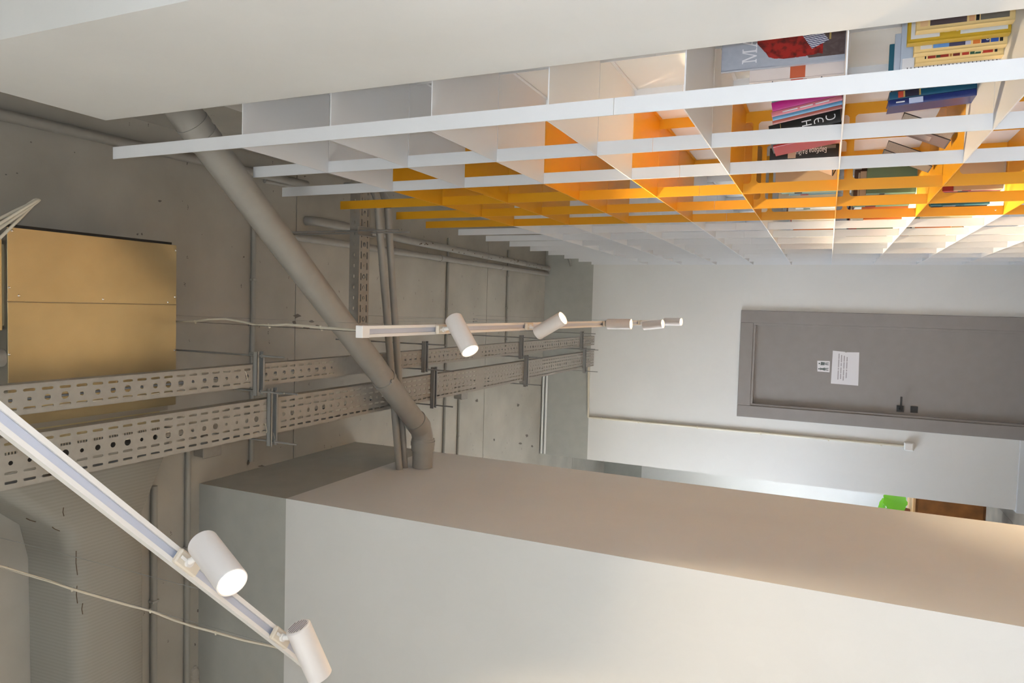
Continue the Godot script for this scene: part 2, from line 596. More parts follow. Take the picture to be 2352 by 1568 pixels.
	slab("plaster", Vector3(-2.8, 0, -3.51), Vector3(-0.845, 3.682, -2.337), M.white_wall, bx)
	slab("painted_band", Vector3(-2.8, 3.682, -3.51), Vector3(-0.845, CEIL, -2.337), M.grey_smooth, bx)
	var wl := setting("wall_left", "white window wall")
	wall_sheet(wl, 0, -2.8, -3.0, -9.1, 5.2, 0, CEIL, [[-8.35, -7.35, 1.2, 3.0], [-6.0, -4.6, 1.75, 3.75], [0.0, 1.7, 0.9, 2.5]], M.white_wall)
	var wb := setting("wall_rear", "white window wall behind the viewer")
	wall_sheet(wb, 2, 5.2, 5.0, -3.0, 0.9, 0, CEIL, [[-1.7, 0.2, 0.8, 2.6]], M.white_wall)
	window("window_3", 0, -2.9, 0.0, 1.7, 0.9, 2.5, "added unseen white framed window beside the viewer")  # added out of view: side daylight for the pier and shelf undersides
	window("window_4", 0, -2.9, -8.35, -7.35, 1.2, 3.0, "added unseen white framed window lighting the far corner")  # unseen window, added to brighten the far wall
	window("window_1", 0, -2.9, -6.0, -4.6, 1.75, 3.75, "tall white framed window beyond the box room")
	window("window_2", 2, 5.1, -1.7, 0.2, 0.8, 2.6, "wide white framed window behind the viewer")

# ------------------------------------------------------------------ door
func make_door() -> void:
	var d := setting("door_1", "grey painted door with wide flat architrave and black lever handle", "door")
	d.position = Vector3(-0.44, 0, END_Z)
	# architrave from -0.477 to +0.474, opening -0.36 .. +0.35
	for s in [[-0.477, -0.372, 0.0, 2.30], [0.366, 0.474, 0.0, 2.30], [-0.372, 0.366, 2.19, 2.30]]:
		var st := new_st()
		box(st, Vector3(s[0], s[2], -0.001), Vector3(s[1], s[3], 0.02), Transform3D.IDENTITY, 0.003)
		part("architrave", st, M.door, d)
	var st := new_st()
	for s in [[-0.372, -0.352, 0.0, 2.19], [0.346, 0.366, 0.0, 2.19], [-0.352, 0.346, 2.17, 2.19]]:
		box(st, Vector3(s[0], s[2], -0.10), Vector3(s[1], s[3], 0.012), Transform3D.IDENTITY, 0.002)
		box(st, Vector3(s[0] + (0.02 if s[0] < -0.36 else (-0.012 if s[0] > 0.3 else 0.0)), s[2] - (0.012 if s[2] > 1 else 0.0), -0.10), Vector3(s[1] + (0.012 if s[0] < -0.36 else (-0.02 if s[0] > 0.3 else 0.0)), s[3] - (0.02 if s[2] > 1 else 0.0), -0.016))
	part("door_lining", st, M.door, d)
	st = new_st()
	box(st, Vector3(-0.343, 0.008, -0.062), Vector3(0.338, 2.160, -0.022), Transform3D.IDENTITY, 0.002)
	part("door_leaf", st, M.door, d)
	var hd := Node3D.new()
	hd.name = "door_handle"
	d.add_child(hd)
	st = new_st()
	box(st, Vector3(-0.343 + 0.012, 0.988, -0.022), Vector3(-0.343 + 0.064, 1.04, -0.014), Transform3D.IDENTITY, 0.001)
	part("rose", st, M.handle, hd)
	st = new_st()
	tube(st, [Vector3(-0.305, 1.014, -0.016), Vector3(-0.305, 1.014, 0.03)], 0.009)
	box(st, Vector3(-0.315, 1.007, 0.022), Vector3(-0.20, 1.021, 0.034), Transform3D.IDENTITY, 0.002)
	part("lever", st, M.handle, hd)
	st = new_st()
	box(st, Vector3(-0.343 + 0.014, 0.888, -0.022), Vector3(-0.343 + 0.066, 0.94, -0.014), Transform3D.IDENTITY, 0.001)
	tube(st, [Vector3(-0.303, 0.914, -0.016), Vector3(-0.303, 0.914, -0.01)], 0.008)
	part("lock_plate", st, M.handle, d)
	# the two sheets stuck on the door
	var face := END_Z - 0.022
	var nt := thing("notice_sheet", "white landscape paper notice with four printed lines taped to grey door", "notice", Vector3(-0.437, 1.437, face))
	var sh := PackedVector2Array([Vector2(-0.140, -0.103), Vector2(0.141, -0.098), Vector2(0.138, -0.004), Vector2(0.134, 0.004), Vector2(0.140, 0.012), Vector2(0.146, 0.105), Vector2(-0.136, 0.108)])
	st = new_st()
	prism(st, sh, 0.0002, 0.0012)
	part("sheet", st, M.paper, nt)
	var lines := [[0.052, -0.098, [0.075, 0.012, 0.062, 0.040]], [0.032, -0.092, [0.040, 0.050, 0.026, 0.058]], [0.011, -0.104, [0.034, 0.048, 0.052, 0.046]], [-0.011, -0.082, [0.048, 0.014, 0.052, 0.034]]]
	st = new_st()
	for l in lines:
		var x: float = l[1]
		for w in l[2]:
			# letters too small to read: words as runs of short strokes
			var k := x
			var up := false
			while k < x + w:
				box(st, Vector3(k, l[0] - (0.0015 if up else 0.0), 0.0012), Vector3(k + 0.0046, l[0] + 0.0068, 0.0015))
				k += 0.0056
				up = not up
			x += w + 0.009
	part("printed_lines", st, M.print_grey, nt)
	for p in [[0.165, 0.082], [0.178, -0.085]]:
		st = new_st()
		box(st, Vector3(p[0] - 0.04, p[1] - 0.012, 0.0001), Vector3(p[0] + 0.02, p[1] + 0.012, 0.0004))
		part("tape", st, M.tape if M.has("tape") else M.door, nt)
	var sg := thing("restroom_sign", "small white square sticker with two grey restroom figures on grey door", "sign", Vector3(-0.43, 1.609, face))
	st = new_st()
	prism(st, PackedVector2Array([Vector2(-0.048, -0.050), Vector2(0.048, -0.048), Vector2(0.046, 0.051), Vector2(-0.046, 0.046)]), 0.0002, 0.0014)
	part("sticker", st, M.paper, sg)
	for s in [[-0.023, true], [0.023, false]]:
		st = new_st()
		var x: float = s[0]
		prism(st, round_outline(x, 0.034, 0.0065), 0.0014, 0.0018)
		if s[1]:
			prism(st, PackedVector2Array([Vector2(x - 0.011, 0.026), Vector2(x - 0.006, 0.012), Vector2(x - 0.014, -0.012), Vector2(x + 0.014, -0.012), Vector2(x + 0.006, 0.012), Vector2(x + 0.011, 0.026)]), 0.0014, 0.0018)
		else:
			prism(st, PackedVector2Array([Vector2(x - 0.014, 0.024), Vector2(x - 0.012, -0.008), Vector2(x + 0.012, -0.010), Vector2(x + 0.015, 0.022)]), 0.0014, 0.0018)
		prism(st, PackedVector2Array([Vector2(x - 0.009, -0.012), Vector2(x - 0.010, -0.040), Vector2(x - 0.004, -0.040), Vector2(x - 0.001, -0.012)]), 0.0014, 0.0018)
		prism(st, PackedVector2Array([Vector2(x + 0.001, -0.012), Vector2(x + 0.006, -0.040), Vector2(x + 0.012, -0.040), Vector2(x + 0.009, -0.012)]), 0.0014, 0.0018)
		part("figure", st, M.print_dark, sg)

# ------------------------------------------------------------------ shelving
var LEVELS := []
func post_z(k: int) -> float:      # k counts from 1
	return -(1.5255 + 0.38011 * (k - 1))
func make_shelving() -> void:
	for i in 11:
		LEVELS.append(3.136 - i * 0.3097)
	var s := thing("shelving_unit", "tall white and yellow sheet metal shelving along the side wall", "bookshelf", Vector3(FRONT_X, 0, post_z(1)))
	var tops := {1: 3.669, 2: 3.462, 5: 3.621}
	for k in range(1, 15):
		var yellow := k >= 4 and k <= 6
		var m: Material = M.yellow_metal if yellow else M.white_metal
		var top: float = tops.get(k, 3.676)
		var z := post_z(k) - post_z(1)
		var st := new_st()
		var joint := 2.05
		for x in [0.0, BACK_X - FRONT_X - 0.037]:
			box(st, Vector3(x, 0, z - 0.0015), Vector3(x + 0.037, joint - 0.0006, z + 0.0015))
			box(st, Vector3(x, joint + 0.0006, z - 0.0019), Vector3(x + 0.037, top if x == 0.0 else 3.30, z + 0.0013))
		for l in (LEVELS.slice(4) if yellow else []):
			# cross rail with small fillets where it meets the two posts
			box(st, Vector3(0.037, l - 0.045, z - 0.0015), Vector3(BACK_X - FRONT_X - 0.037, l - 0.027, z + 0.0015))
			for e in [[0.037, 1.0], [BACK_X - FRONT_X - 0.037, -1.0]]:
				for v in [[l - 0.045, -1.0], [l - 0.027, 1.0]]:
					var p := PackedVector2Array([Vector2(e[0], v[0]), Vector2(e[0] + 0.009 * e[1], v[0]), Vector2(e[0] + 0.0035 * e[1], v[0] + 0.0035 * v[1]), Vector2(e[0], v[0] + 0.009 * v[1])])
					if e[1] * v[1] < 0:
						p.reverse()
					prism(st, p, z - 0.0015, z + 0.0015)
		part("yellow_upright" if yellow else "white_upright", st, m, s, "yellow ladder upright" if yellow else "")
	# one sheet per bay and level, sharing two meshes
	var plate := new_st()
	var w := 0.38011
	box(plate, Vector3(0, -0.0015, -w + 0.0022), Vector3(BACK_X - FRONT_X - 0.001, 0.0015, -0.0022))
	box(plate, Vector3(BACK_X - FRONT_X - 0.004, -0.012, -w + 0.0022), Vector3(BACK_X - FRONT_X - 0.001, -0.0015, -0.0022))
	plate.generate_normals()
	var pm := plate.commit()
	for k in range(1, 14):
		var yellow := k >= 3 and k <= 5
		for l in LEVELS:
			var o := part_mesh("yellow_shelf" if yellow else "white_shelf", pm, M.yellow_metal if yellow else M.white_metal, s)
			o.position = Vector3(0, l, post_z(k) - post_z(1))
	var sc := new_st()
	lathe(sc, [Vector2(0.004, 0), Vector2(0.004, 0.002), Vector2(0.0, 0.003)], Transform3D(Basis.IDENTITY, Vector3(0.02, 0.995, post_z(6) - post_z(1) + 0.0015)), 12)
	part("screw", sc, M.chrome, s)

# ------------------------------------------------------------------ books
var book_colours := [
	["maroon", Color(0.36, 0.09, 0.10)], ["navy", Color(0.10, 0.13, 0.26)], ["black", Color(0.06, 0.055, 0.06)], ["cream", Color(0.80, 0.75, 0.64)],
	["teal", Color(0.13, 0.36, 0.40)], ["brown", Color(0.36, 0.24, 0.15)], ["grey", Color(0.52, 0.52, 0.52)], ["white", Color(0.82, 0.82, 0.80)],
	["green", Color(0.34, 0.46, 0.36)], ["red", Color(0.60, 0.14, 0.10)], ["orange", Color(0.76, 0.40, 0.14)], ["beige", Color(0.70, 0.62, 0.50)]]
var book_mats := {}
func cover_mat(c: Color, rough := 0.4) -> StandardMaterial3D:
	var key := c.to_html() + str(rough)
	if not book_mats.has(key):
		book_mats[key] = mat(c, rough)
	return book_mats[key]
# local frame: origin at the foot of the spine; the spine faces -x, pages run to +x, thickness along z
func book(label: String, group: String, at: Vector3, h: float, d: float, t: float, m: Material, rot := Vector3.ZERO, rounded := false) -> Node3D:
	var b := thing("book", label, "book", at, group)
	b.rotation = rot
	b.position.y += absf(sin(rot.x)) * t / 2
	var k := 0.0022
	var st := new_st()
	box(st, Vector3(0.001, 0, t / 2 - k), Vector3(d, h, t / 2), Transform3D.IDENTITY, 0.0006)
	box(st, Vector3(0.001, 0, -t / 2), Vector3(d, h, -t / 2 + k), Transform3D.IDENTITY, 0.0006)
	var o := PackedVector2Array()
	var n := 6
	var bulge := 0.003 if rounded else 0.0008
	for i in n + 1:
		var v := -1.0 + 2.0 * i / n
		o.append(Vector2(-bulge * (1.0 - v * v), v * t / 2))
	for i in n + 1:
		var v := 1.0 - 2.0 * i / n
		o.append(Vector2(-bulge * (1.0 - v * v) + k, v * t / 2))
	o.reverse()
	prism(st, o, 0.0, h, Transform3D(Basis(Vector3(1, 0, 0), Vector3(0, 0, 1), Vector3(0, -1, 0)), Vector3(0, h, 0)))
	part("cover", st, m, b)
	st = new_st()
	box(st, Vector3(k, 0.003, -t / 2 + k), Vector3(d - 0.003, h - 0.003, t / 2 - k))
	part("page_block", st, M.pages, b)
	return b
# spine turned to face along the shelving (+z); edge_x is its front-most edge at the foot
func turned_book(label: String, at: Vector3, h: float, d: float, t: float, m: Material, lean: float) -> Node3D:
	var b := book(label, "", at + Vector3(t / 2, 0, 0), h, d, t, m)
	b.basis = Basis(Vector3.BACK, lean) * Basis(Vector3.UP, PI / 2)
	b.position.y += sin(lean) * t / 2
	return b
func patch(b: Node3D, face: String, u0: float, u1: float, v0: float, v1: float, t: float, m: Material, called := "printed_panel") -> void:
	var st := new_st()
	if face == "cover":
		box(st, Vector3(u0, v0, t / 2), Vector3(u1, v1, t / 2 + 0.0003))
	else:
		box(st, Vector3(-0.0034, v0, u0), Vector3(-0.0008, v1, u1))
	part(called, st, m, b.get_node("cover") if b.has_node("cover") else b)
func on_cover(x: float, y: float, t: float, turn := 0.0) -> Transform3D:
	return Transform3D(Basis(Vector3.BACK, turn), Vector3(x, y, t / 2 + 0.0005))
func on_spine(z: float, y: float, turn := 0.0) -> Transform3D:
	return Transform3D(Basis(Vector3(0, 0, 1), Vector3(0, 1, 0), Vector3(-1, 0, 0)) * Basis(Vector3.BACK, turn), Vector3(-0.0036, y, z))
func make_books() -> void:
	var F: float = LEVELS[5] + 0.0016
	var G: float = LEVELS[6] + 0.0016
	var H: float = LEVELS[7] + 0.0016
	# --- sixth shelf up, bay beside the pier
	var b := book("large picture book, red cloak on pale cover, in bay beside pier", "", Vector3(0.606, F, -1.862), 0.283, 0.10, 0.012, cover_mat(Color(0.66, 0.68, 0.73), 0.3))
	var art := new_st()
	var c := [Vector3(0.004, 0.001, 0.0062), Vector3(0.0985, 0.001, 0.0062), Vector3(0.0985, 0.282, 0.0062), Vector3(0.004, 0.282, 0.0062)]
	var uv := [Vector2(0, 1), Vector2(0.56, 1), Vector2(0.56, 0), Vector2(0, 0)]
	for i in [0, 2, 1, 0, 3, 2]:
		art.set_normal(Vector3.BACK)
		art.set_uv(uv[i])
		art.add_vertex(c[i])
	part_mesh("cover_print", art.commit(), M.art, b.get_node("cover"))
	lettering("МА", 0.046, M.print_white, b, on_cover(0.047, 0.214, 0.013), "lettering", 0.9, true)
	lettering("ВЯЖЕ", 0.013, M.print_white, b, on_cover(0.087, 0.044, 0.013), "lettering", 0.9)
	lettering("И АКС", 0.013, M.print_white, b, on_cover(0.083, 0.028, 0.013), "lettering", 0.9)
	patch(b, "cover", 0.051, 0.066, 0.032, 0.036, 0.0126, M.print_gold)
	for i in 4:
		var hh: float = [0.215, 0.205, 0.170, 0.16][i]
		var bk := book(["thin white magazine with red and orange spine, under picture book", "thin white magazine with dark ticks along spine, beside picture book", "thin cream magazine with violet marks, beside picture book", "small white booklet in front of the picture book"][i], "", Vector3(0.576 - 0.006 * i, F, -1.8725 - 0.0075 * i), hh, 0.10, 0.0065, cover_mat([Color(0.85, 0.80, 0.78), Color(0.82, 0.76, 0.72), Color(0.80, 0.72, 0.60), Color(0.86, 0.86, 0.88)][i], 0.25))
		patch(bk, "cover", 0.002, 0.03, hh * 0.40, hh * 0.56, 0.0065, cover_mat([Color(0.75, 0.36, 0.22), Color(0.45, 0.30, 0.32), Color(0.42, 0.36, 0.5), Color(0.6, 0.6, 0.62)][i]))
		patch(bk, "spine", -0.003, 0.003, hh * 0.42, hh * 0.55, 0.007, cover_mat([Color(0.75, 0.28, 0.15), Color(0.25, 0.2, 0.3), Color(0.32, 0.26, 0.45), Color(0.6, 0.6, 0.62)][i]))
		patch(bk, "spine", -0.003, 0.003, hh * 0.22, hh * 0.235, 0.007, M.black)
		patch(bk, "spine", -0.003, 0.003, hh * 0.74, hh * 0.75, 0.007, M.black)
	# --- sixth shelf up, second bay: spines towards the pier, all leaning one way
	var rows := [
		# label, cover, edge nearest the front, thickness, height, lean
		["thin red and white book beside the gold lettered black one", Color(0.60, 0.12, 0.12), 0.457, 0.0074, 0.160, 0.17, ""],
		["black hardback with small gold author name, second bay", Color(0.075, 0.07, 0.06), 0.465, 0.0186, 0.166, 0.17, "gold"],
		["thick black hardback with large white capitals, second bay", Color(0.05, 0.05, 0.055), 0.485, 0.0316, 0.169, 0.17, "caps"],
		["thin book with salmon pink spine, second bay", Color(0.72, 0.40, 0.35), 0.518, 0.0093, 0.164, 0.17, ""],
		["light blue thin book between salmon and pink spines, second bay", Color(0.40, 0.62, 0.78), 0.528, 0.0093, 0.164, 0.17, ""],
		["pink paperback with white lettering down its spine, second bay", Color(0.82, 0.46, 0.52), 0.538, 0.0130, 0.167, 0.17, "pink"],
		["bright magenta paperback, second bay", Color(0.72, 0.12, 0.50), 0.552, 0.0223, 0.166, 0.17, ""],
		["teal paperback with cream strip at the back, second bay", Color(0.24, 0.45, 0.45), 0.575, 0.0205, 0.169, 0.17, ""]]
	for r in rows:
		var bk := turned_book(r[0], Vector3(r[2], F, -1.955), r[4], 0.10, r[3], cover_mat(r[1], 0.3), r[5])
		if r[6] == "gold":
			lettering("АЛЕКСАНДРА МАРИНИНА", 0.012, M.print_gold, bk, on_spine(0.001, 0.084, PI / 2), "lettering", 0.78)
		elif r[6] == "caps":
			for q in [["Н", 0.078], ["Э", 0.050], ["С", 0.022]]:
				lettering(q[0], 0.030, M.print_white, bk, on_spine(0.0, q[1]), "lettering", 0.9)
			patch(bk, "spine", -0.014, 0.014, 0.140, 0.1412, r[3], M.print_gold)
		elif r[6] == "pink":
			for q in [[0.030, 0.062], [0.068, 0.098], [0.104, 0.140]]:
				patch(bk, "spine", -0.0012, 0.0012, q[0], q[1], r[3], M.print_white, "worn_print")
	# --- sixth shelf up, third bay
	var bv := turned_book("thick black thriller with portrait and white author name, third bay", Vector3(0.508, F, -2.49), 0.208, 0.13, 0.040, cover_mat(Color(0.07, 0.065, 0.065), 0.35), 0.0)
	lettering("Барбара ВАЙН", 0.022, M.print_white, bv, on_spine(0.004, 0.082, PI / 2), "lettering", 0.62)
	patch(bv, "spine", -0.016, 0.012, 0.128, 0.152, 0.040, cover_mat(Color(0.70, 0.60, 0.52)))
	patch(bv, "spine", 0.009, 0.019, 0.010, 0.115, 0.040, cover_mat(Color(0.40, 0.39, 0.37)))
	for i in 4:
		turned_book(["cream paperback with pink tinge beside the black thriller", "worn beige paperback, second beside the black thriller", "pale tan paperback, third beside the black thriller", "off white booklet, fourth beside the black thriller"][i], Vector3(0.550 + 0.0165 * i, F, -2.485), 0.206 - 0.004 * i, 0.12, 0.015, cover_mat([Color(0.78, 0.58, 0.50), Color(0.76, 0.62, 0.48), Color(0.72, 0.56, 0.42), Color(0.78, 0.76, 0.72)][i], 0.5), 0.0)
	# --- fifth shelf up, bay beside the pier: encyclopaedias in cream frames
	var cream := Color(0.88, 0.76, 0.52)
	b = book("cream framed encyclopaedia with red panels and green Н, bay beside pier", "", Vector3(0.571, G, -1.842), 0.166, 0.118, 0.024, cover_mat(cream, 0.4))
	var t := 0.024
	var rowp := [[0.012, 0.017, Color(0.08, 0.08, 0.08)], [0.020, 0.040, Color(0.68, 0.20, 0.13)], [0.042, 0.062, Color(0.16, 0.32, 0.25)], [0.064, 0.077, Color(0.68, 0.20, 0.13)], [0.081, 0.094, Color(0.42, 0.10, 0.08)], [0.096, 0.100, Color(0.62, 0.44, 0.20)], [0.102, 0.118, Color(0.58, 0.14, 0.10)], [0.118, 0.126, Color(0.22, 0.28, 0.16)], [0.127, 0.142, Color(0.60, 0.16, 0.12)], [0.145, 0.148, Color(0.10, 0.10, 0.08)]]
	for r in rowp:
		patch(b, "cover", 0.008, 0.070, r[0], r[1], t, cover_mat(r[2]))
	lettering("Н", 0.020, cover_mat(Color(0.90, 0.84, 0.62)), b, on_cover(0.020, 0.0455, t + 0.0006), "lettering", 1.5, true)
	lettering("И", 0.013, M.black, b, on_cover(0.019, 0.067, t + 0.0006))
	b = book("cream framed encyclopaedia with blue panels and Ф, bay beside pier", "", Vector3(0.583, G, -1.812), 0.172, 0.118, 0.024, cover_mat(cream, 0.4))
	for r in [[0.008, 0.014, Color(0.09, 0.09, 0.10)], [0.016, 0.030, Color(0.16, 0.32, 0.64)], [0.032, 0.047, Color(0.15, 0.18, 0.38)], [0.049, 0.062, Color(0.82, 0.46, 0.20)], [0.066, 0.076, Color(0.72, 0.72, 0.80)], [0.076, 0.106, Color(0.24, 0.24, 0.36)], [0.106, 0.136, Color(0.38, 0.56, 0.78)], [0.138, 0.160, Color(0.84, 0.82, 0.80)]]:
		patch(b, "cover", 0.008, 0.080, r[0], r[1], t, cover_mat(r[2]))
	lettering("Ф", 0.015, M.print_white, b, on_cover(0.019, 0.035, t + 0.0006), "lettering", 1.2, true)
	lettering("Л", 0.012, M.black, b, on_cover(0.019, 0.051, t + 0.0006))
	lettering("И", 0.012, M.print_navy, b, on_cover(0.019, 0.018, t + 0.0006))
	b = book("white and golden encyclopaedia with letters Р М Ф, bay beside pier", "", Vector3(0.597, G, -1.782), 0.188, 0.118, 0.024, cover_mat(Color(0.74, 0.60, 0.14), 0.4))
	for r in [[0.006, 0.090, Color(0.82, 0.82, 0.80)], [0.128, 0.182, Color(0.84, 0.83, 0.82)]]:
		patch(b, "cover", 0.008, 0.080, r[0], r[1], t, cover_mat(r[2]))
	lettering("Р", 0.020, M.print_navy, b, on_cover(0.021, 0.133, t + 0.0006), "lettering", 1.3)
	lettering("М", 0.014, M.print_white, b, on_cover(0.021, 0.114, t + 0.0006), "lettering", 1.2)
	lettering("Ф", 0.016, M.print_white, b, on_cover(0.021, 0.095, t + 0.0006), "lettering", 1.2)
	b = book("cream framed encyclopaedia with dark mottled panel, nearest the pier face", "", Vector3(0.610, G, -1.750), 0.175, 0.11, 0.024, cover_mat(cream, 0.4))
	for r in [[0.010, 0.060, Color(0.42, 0.40, 0.36)], [0.062, 0.068, Color(0.10, 0.09, 0.09)], [0.070, 0.080, Color(0.82, 0.62, 0.45)], [0.084, 0.150, Color(0.30, 0.25, 0.26)], [0.154, 0.168, Color(0.86, 0.70, 0.52)]]:
		patch(b, "cover", 0.008, 0.06, r[0], r[1], t, cover_mat(r[2]))
	# wire-bound notebook behind them
	var nb := thing("wire_bound_notebook", "white wire-bound notebook standing behind the encyclopaedias", "notebook", Vector3(0.566, G, -1.872))
	var st := new_st()
	box(st, Vector3(0.006, 0, -0.006), Vector3(0.12, 0.19, 0.006), Transform3D.IDENTITY, 0.001)
	part("sheets", st, M.paper, nb)
	st = new_st()
	box(st, Vector3(0.004, 0.19, -0.008), Vector3(0.12, 0.193, 0.008))
	box(st, Vector3(0.03, 0.001, 0.006), Vector3(0.12, 0.19, 0.0066))
	part("cover", st, cover_mat(Color(0.72, 0.76, 0.82)), nb)
	for i in 24:
		st = new_st()
		var ring := []
		for q in 11:
			var a := TAU * q / 10.0
			ring.append(Vector3(0.004 + cos(a) * 0.007, 0.006 + i * 0.0075, sin(a) * 0.008))
		tube(st, ring, 0.0008, 5, false)
		part("wire_loop", st, M.black, nb)
	book("pale grey slim book behind the wire-bound notebook", "", Vector3(0.560, G, -1.887), 0.205, 0.10, 0.010, cover_mat(Color(0.70, 0.73, 0.78)))
	b = book("teal slim book with patterned strip, leaning by the notebook", "", Vector3(0.552, G, -1.8985), 0.215, 0.09, 0.008, cover_mat(Color(0.10, 0.36, 0.44)))
	# --- fifth shelf up, second bay: spines towards the pier
	for r in [
		["dark blue book with white emblem on spine, second bay", Color(0.12, 0.18, 0.42), 0.570, 0.017, 0.198, 0.06, "emblem"],
		["teal blue picture book with gold lettering, second bay", Color(0.10, 0.32, 0.44), 0.588, 0.020, 0.196, 0.06, "band"],
		["slate grey book beside the teal blue one, second bay", Color(0.42, 0.42, 0.46), 0.609, 0.012, 0.190, 0.06, ""],
		["dark brown thin book, second bay below eye level", Color(0.36, 0.26, 0.22), 0.622, 0.012, 0.192, 0.06, ""],
		["pale tan paperback with red print, second bay below eye level", Color(0.74, 0.60, 0.50), 0.635, 0.010, 0.196, 0.06, ""],
		["dark green book at the back of the second bay row", Color(0.16, 0.24, 0.20), 0.646, 0.014, 0.195, 0.06, ""]]:
		var bk := turned_book(r[0], Vector3(r[2], G, -2.13), r[4], 0.075, r[3], cover_mat(r[1], 0.3), r[5])
		if r[6] == "emblem":
			patch(bk, "spine", -0.007, 0.007, 0.118, 0.150, r[3], cover_mat(Color(0.70, 0.74, 0.86)))
			patch(bk, "spine", -0.0015, 0.0015, 0.160, 0.180, r[3], M.print_white, "worn_print")
		elif r[6] == "band":
			patch(bk, "spine", -0.008, 0.008, 0.128, 0.160, r[3], M.print_navy)
			patch(bk, "spine", -0.008, 0.008, 0.160, 0.164, r[3], M.print_gold)
			patch(bk, "spine", -0.008, 0.008, 0.124, 0.128, r[3], M.print_gold)
			patch(bk, "spine", -0.008, 0.008, 0.164, 0.176, r[3], cover_mat(Color(0.75, 0.28, 0.20)))
	# --- books shown face out, leaning back against the wall
	for r in [[G, -2.46, 0.150, 0.034, "picture-fronted hardback leaning back, third bay, fifth shelf up", Color(0.36, 0.28, 0.26)], [G, -2.85, 0.165, 0.034, "brown and yellow fronted hardback leaning back, fourth bay, fifth shelf up", Color(0.42, 0.36, 0.26)], [F, -2.84, 0.16, 0.030, "cream fronted hardback leaning back, fourth bay, sixth shelf up", Color(0.66, 0.54, 0.42)]]:
		var face := book(r[4], "", Vector3(0.52, r[0] + 0.004, r[1]), r[2], 0.115, r[3], cover_mat(Color(0.07, 0.06, 0.07), 0.4), Vector3.ZERO)
		face.basis = Basis(Vector3.BACK, -0.42) * Basis(Vector3.UP, -PI / 2)
		face.position = Vector3(0.535, r[0] + 0.009, r[1] - 0.06)
		patch(face, "cover", 0.004, 0.112, 0.004, r[2] - 0.004, r[3], cover_mat(r[5]), "cover_print")
		patch(face, "cover", 0.030, 0.085, 0.05, r[2] - 0.04, r[3] + 0.0006, cover_mat(r[5].lightened(0.25)), "cover_print")
	# --- the rows further along, cut into slivers by the uprights
	rng.seed = 20
	var ordinal := ["", "first", "second", "third", "fourth", "fifth", "sixth", "seventh", "eighth", "ninth", "tenth", "eleventh", "twelfth"]
	for bay in range(5, 11):
		for lv in [[F, "sixth"], [G, "fifth"], [H, "fourth"]]:
			if bay < (5 if lv[1] == "sixth" else 6):
				continue
			var z0 := post_z(bay) - 0.02
			var z1 := post_z(bay + 1) + 0.015
			var z := z0
			var i := 0
			var gap_at := rng.randi_range(4, 8)
			while z > z1 + 0.03 and i < 11:
				i += 1
				var tt := rng.randf_range(0.014, 0.038)
				var pick: Array = book_colours[rng.randi() % book_colours.size()]
				if i == gap_at:
					z -= rng.randf_range(0.03, 0.07)
				if z - tt < z1:
					break
				var hh := rng.randf_range(0.17, 0.235)
				var dd := rng.randf_range(0.12, 0.155)
				var bk := book("%s book, %s in its row, %s bay from pier, %s shelf up" % [pick[0], ordinal[i], ordinal[bay], lv[1]], "books along the further bays", Vector3(rng.randf_range(0.50, 0.545), lv[0], z - tt / 2), hh, dd, tt, cover_mat(pick[1], 0.45), Vector3.ZERO, true)
				if bay < 7:
					var other: Array = book_colours[rng.randi() % book_colours.size()]
					patch(bk, "spine", -tt * 0.35, tt * 0.35, hh * rng.randf_range(0.55, 0.65), hh * rng.randf_range(0.72, 0.85), tt, cover_mat(other[1], 0.5), "title_panel")
				z -= tt + 0.0012
	var jar := thing("candle_jar", "small amber glass candle jar on a lower shelf among the white bays", "jar", Vector3(0.475, 0.971 + 0.003, -4.36))
	st = new_st()
	lathe(st, [Vector2(0.0, 0.0), Vector2(0.022, 0.0), Vector2(0.024, 0.004), Vector2(0.024, 0.05), Vector2(0.021, 0.05), Vector2(0.021, 0.006), Vector2(0, 0.006)], Transform3D(Basis(Vector3(1, 0, 0), Vector3(0, 0, -1), Vector3(0, 1, 0)), Vector3.ZERO), 20)
	part("glass", st, mat(Color(0.80, 0.66, 0.48), 0.15), jar)
	st = new_st()
	lathe(st, [Vector2(0.0205, 0.0065), Vector2(0.0205, 0.034), Vector2(0.0, 0.034)], Transform3D(Basis(Vector3(1, 0, 0), Vector3(0, 0, -1), Vector3(0, 1, 0)), Vector3.ZERO), 20)
	part("wax", st, mat(Color(0.78, 0.50, 0.26), 0.5), jar)

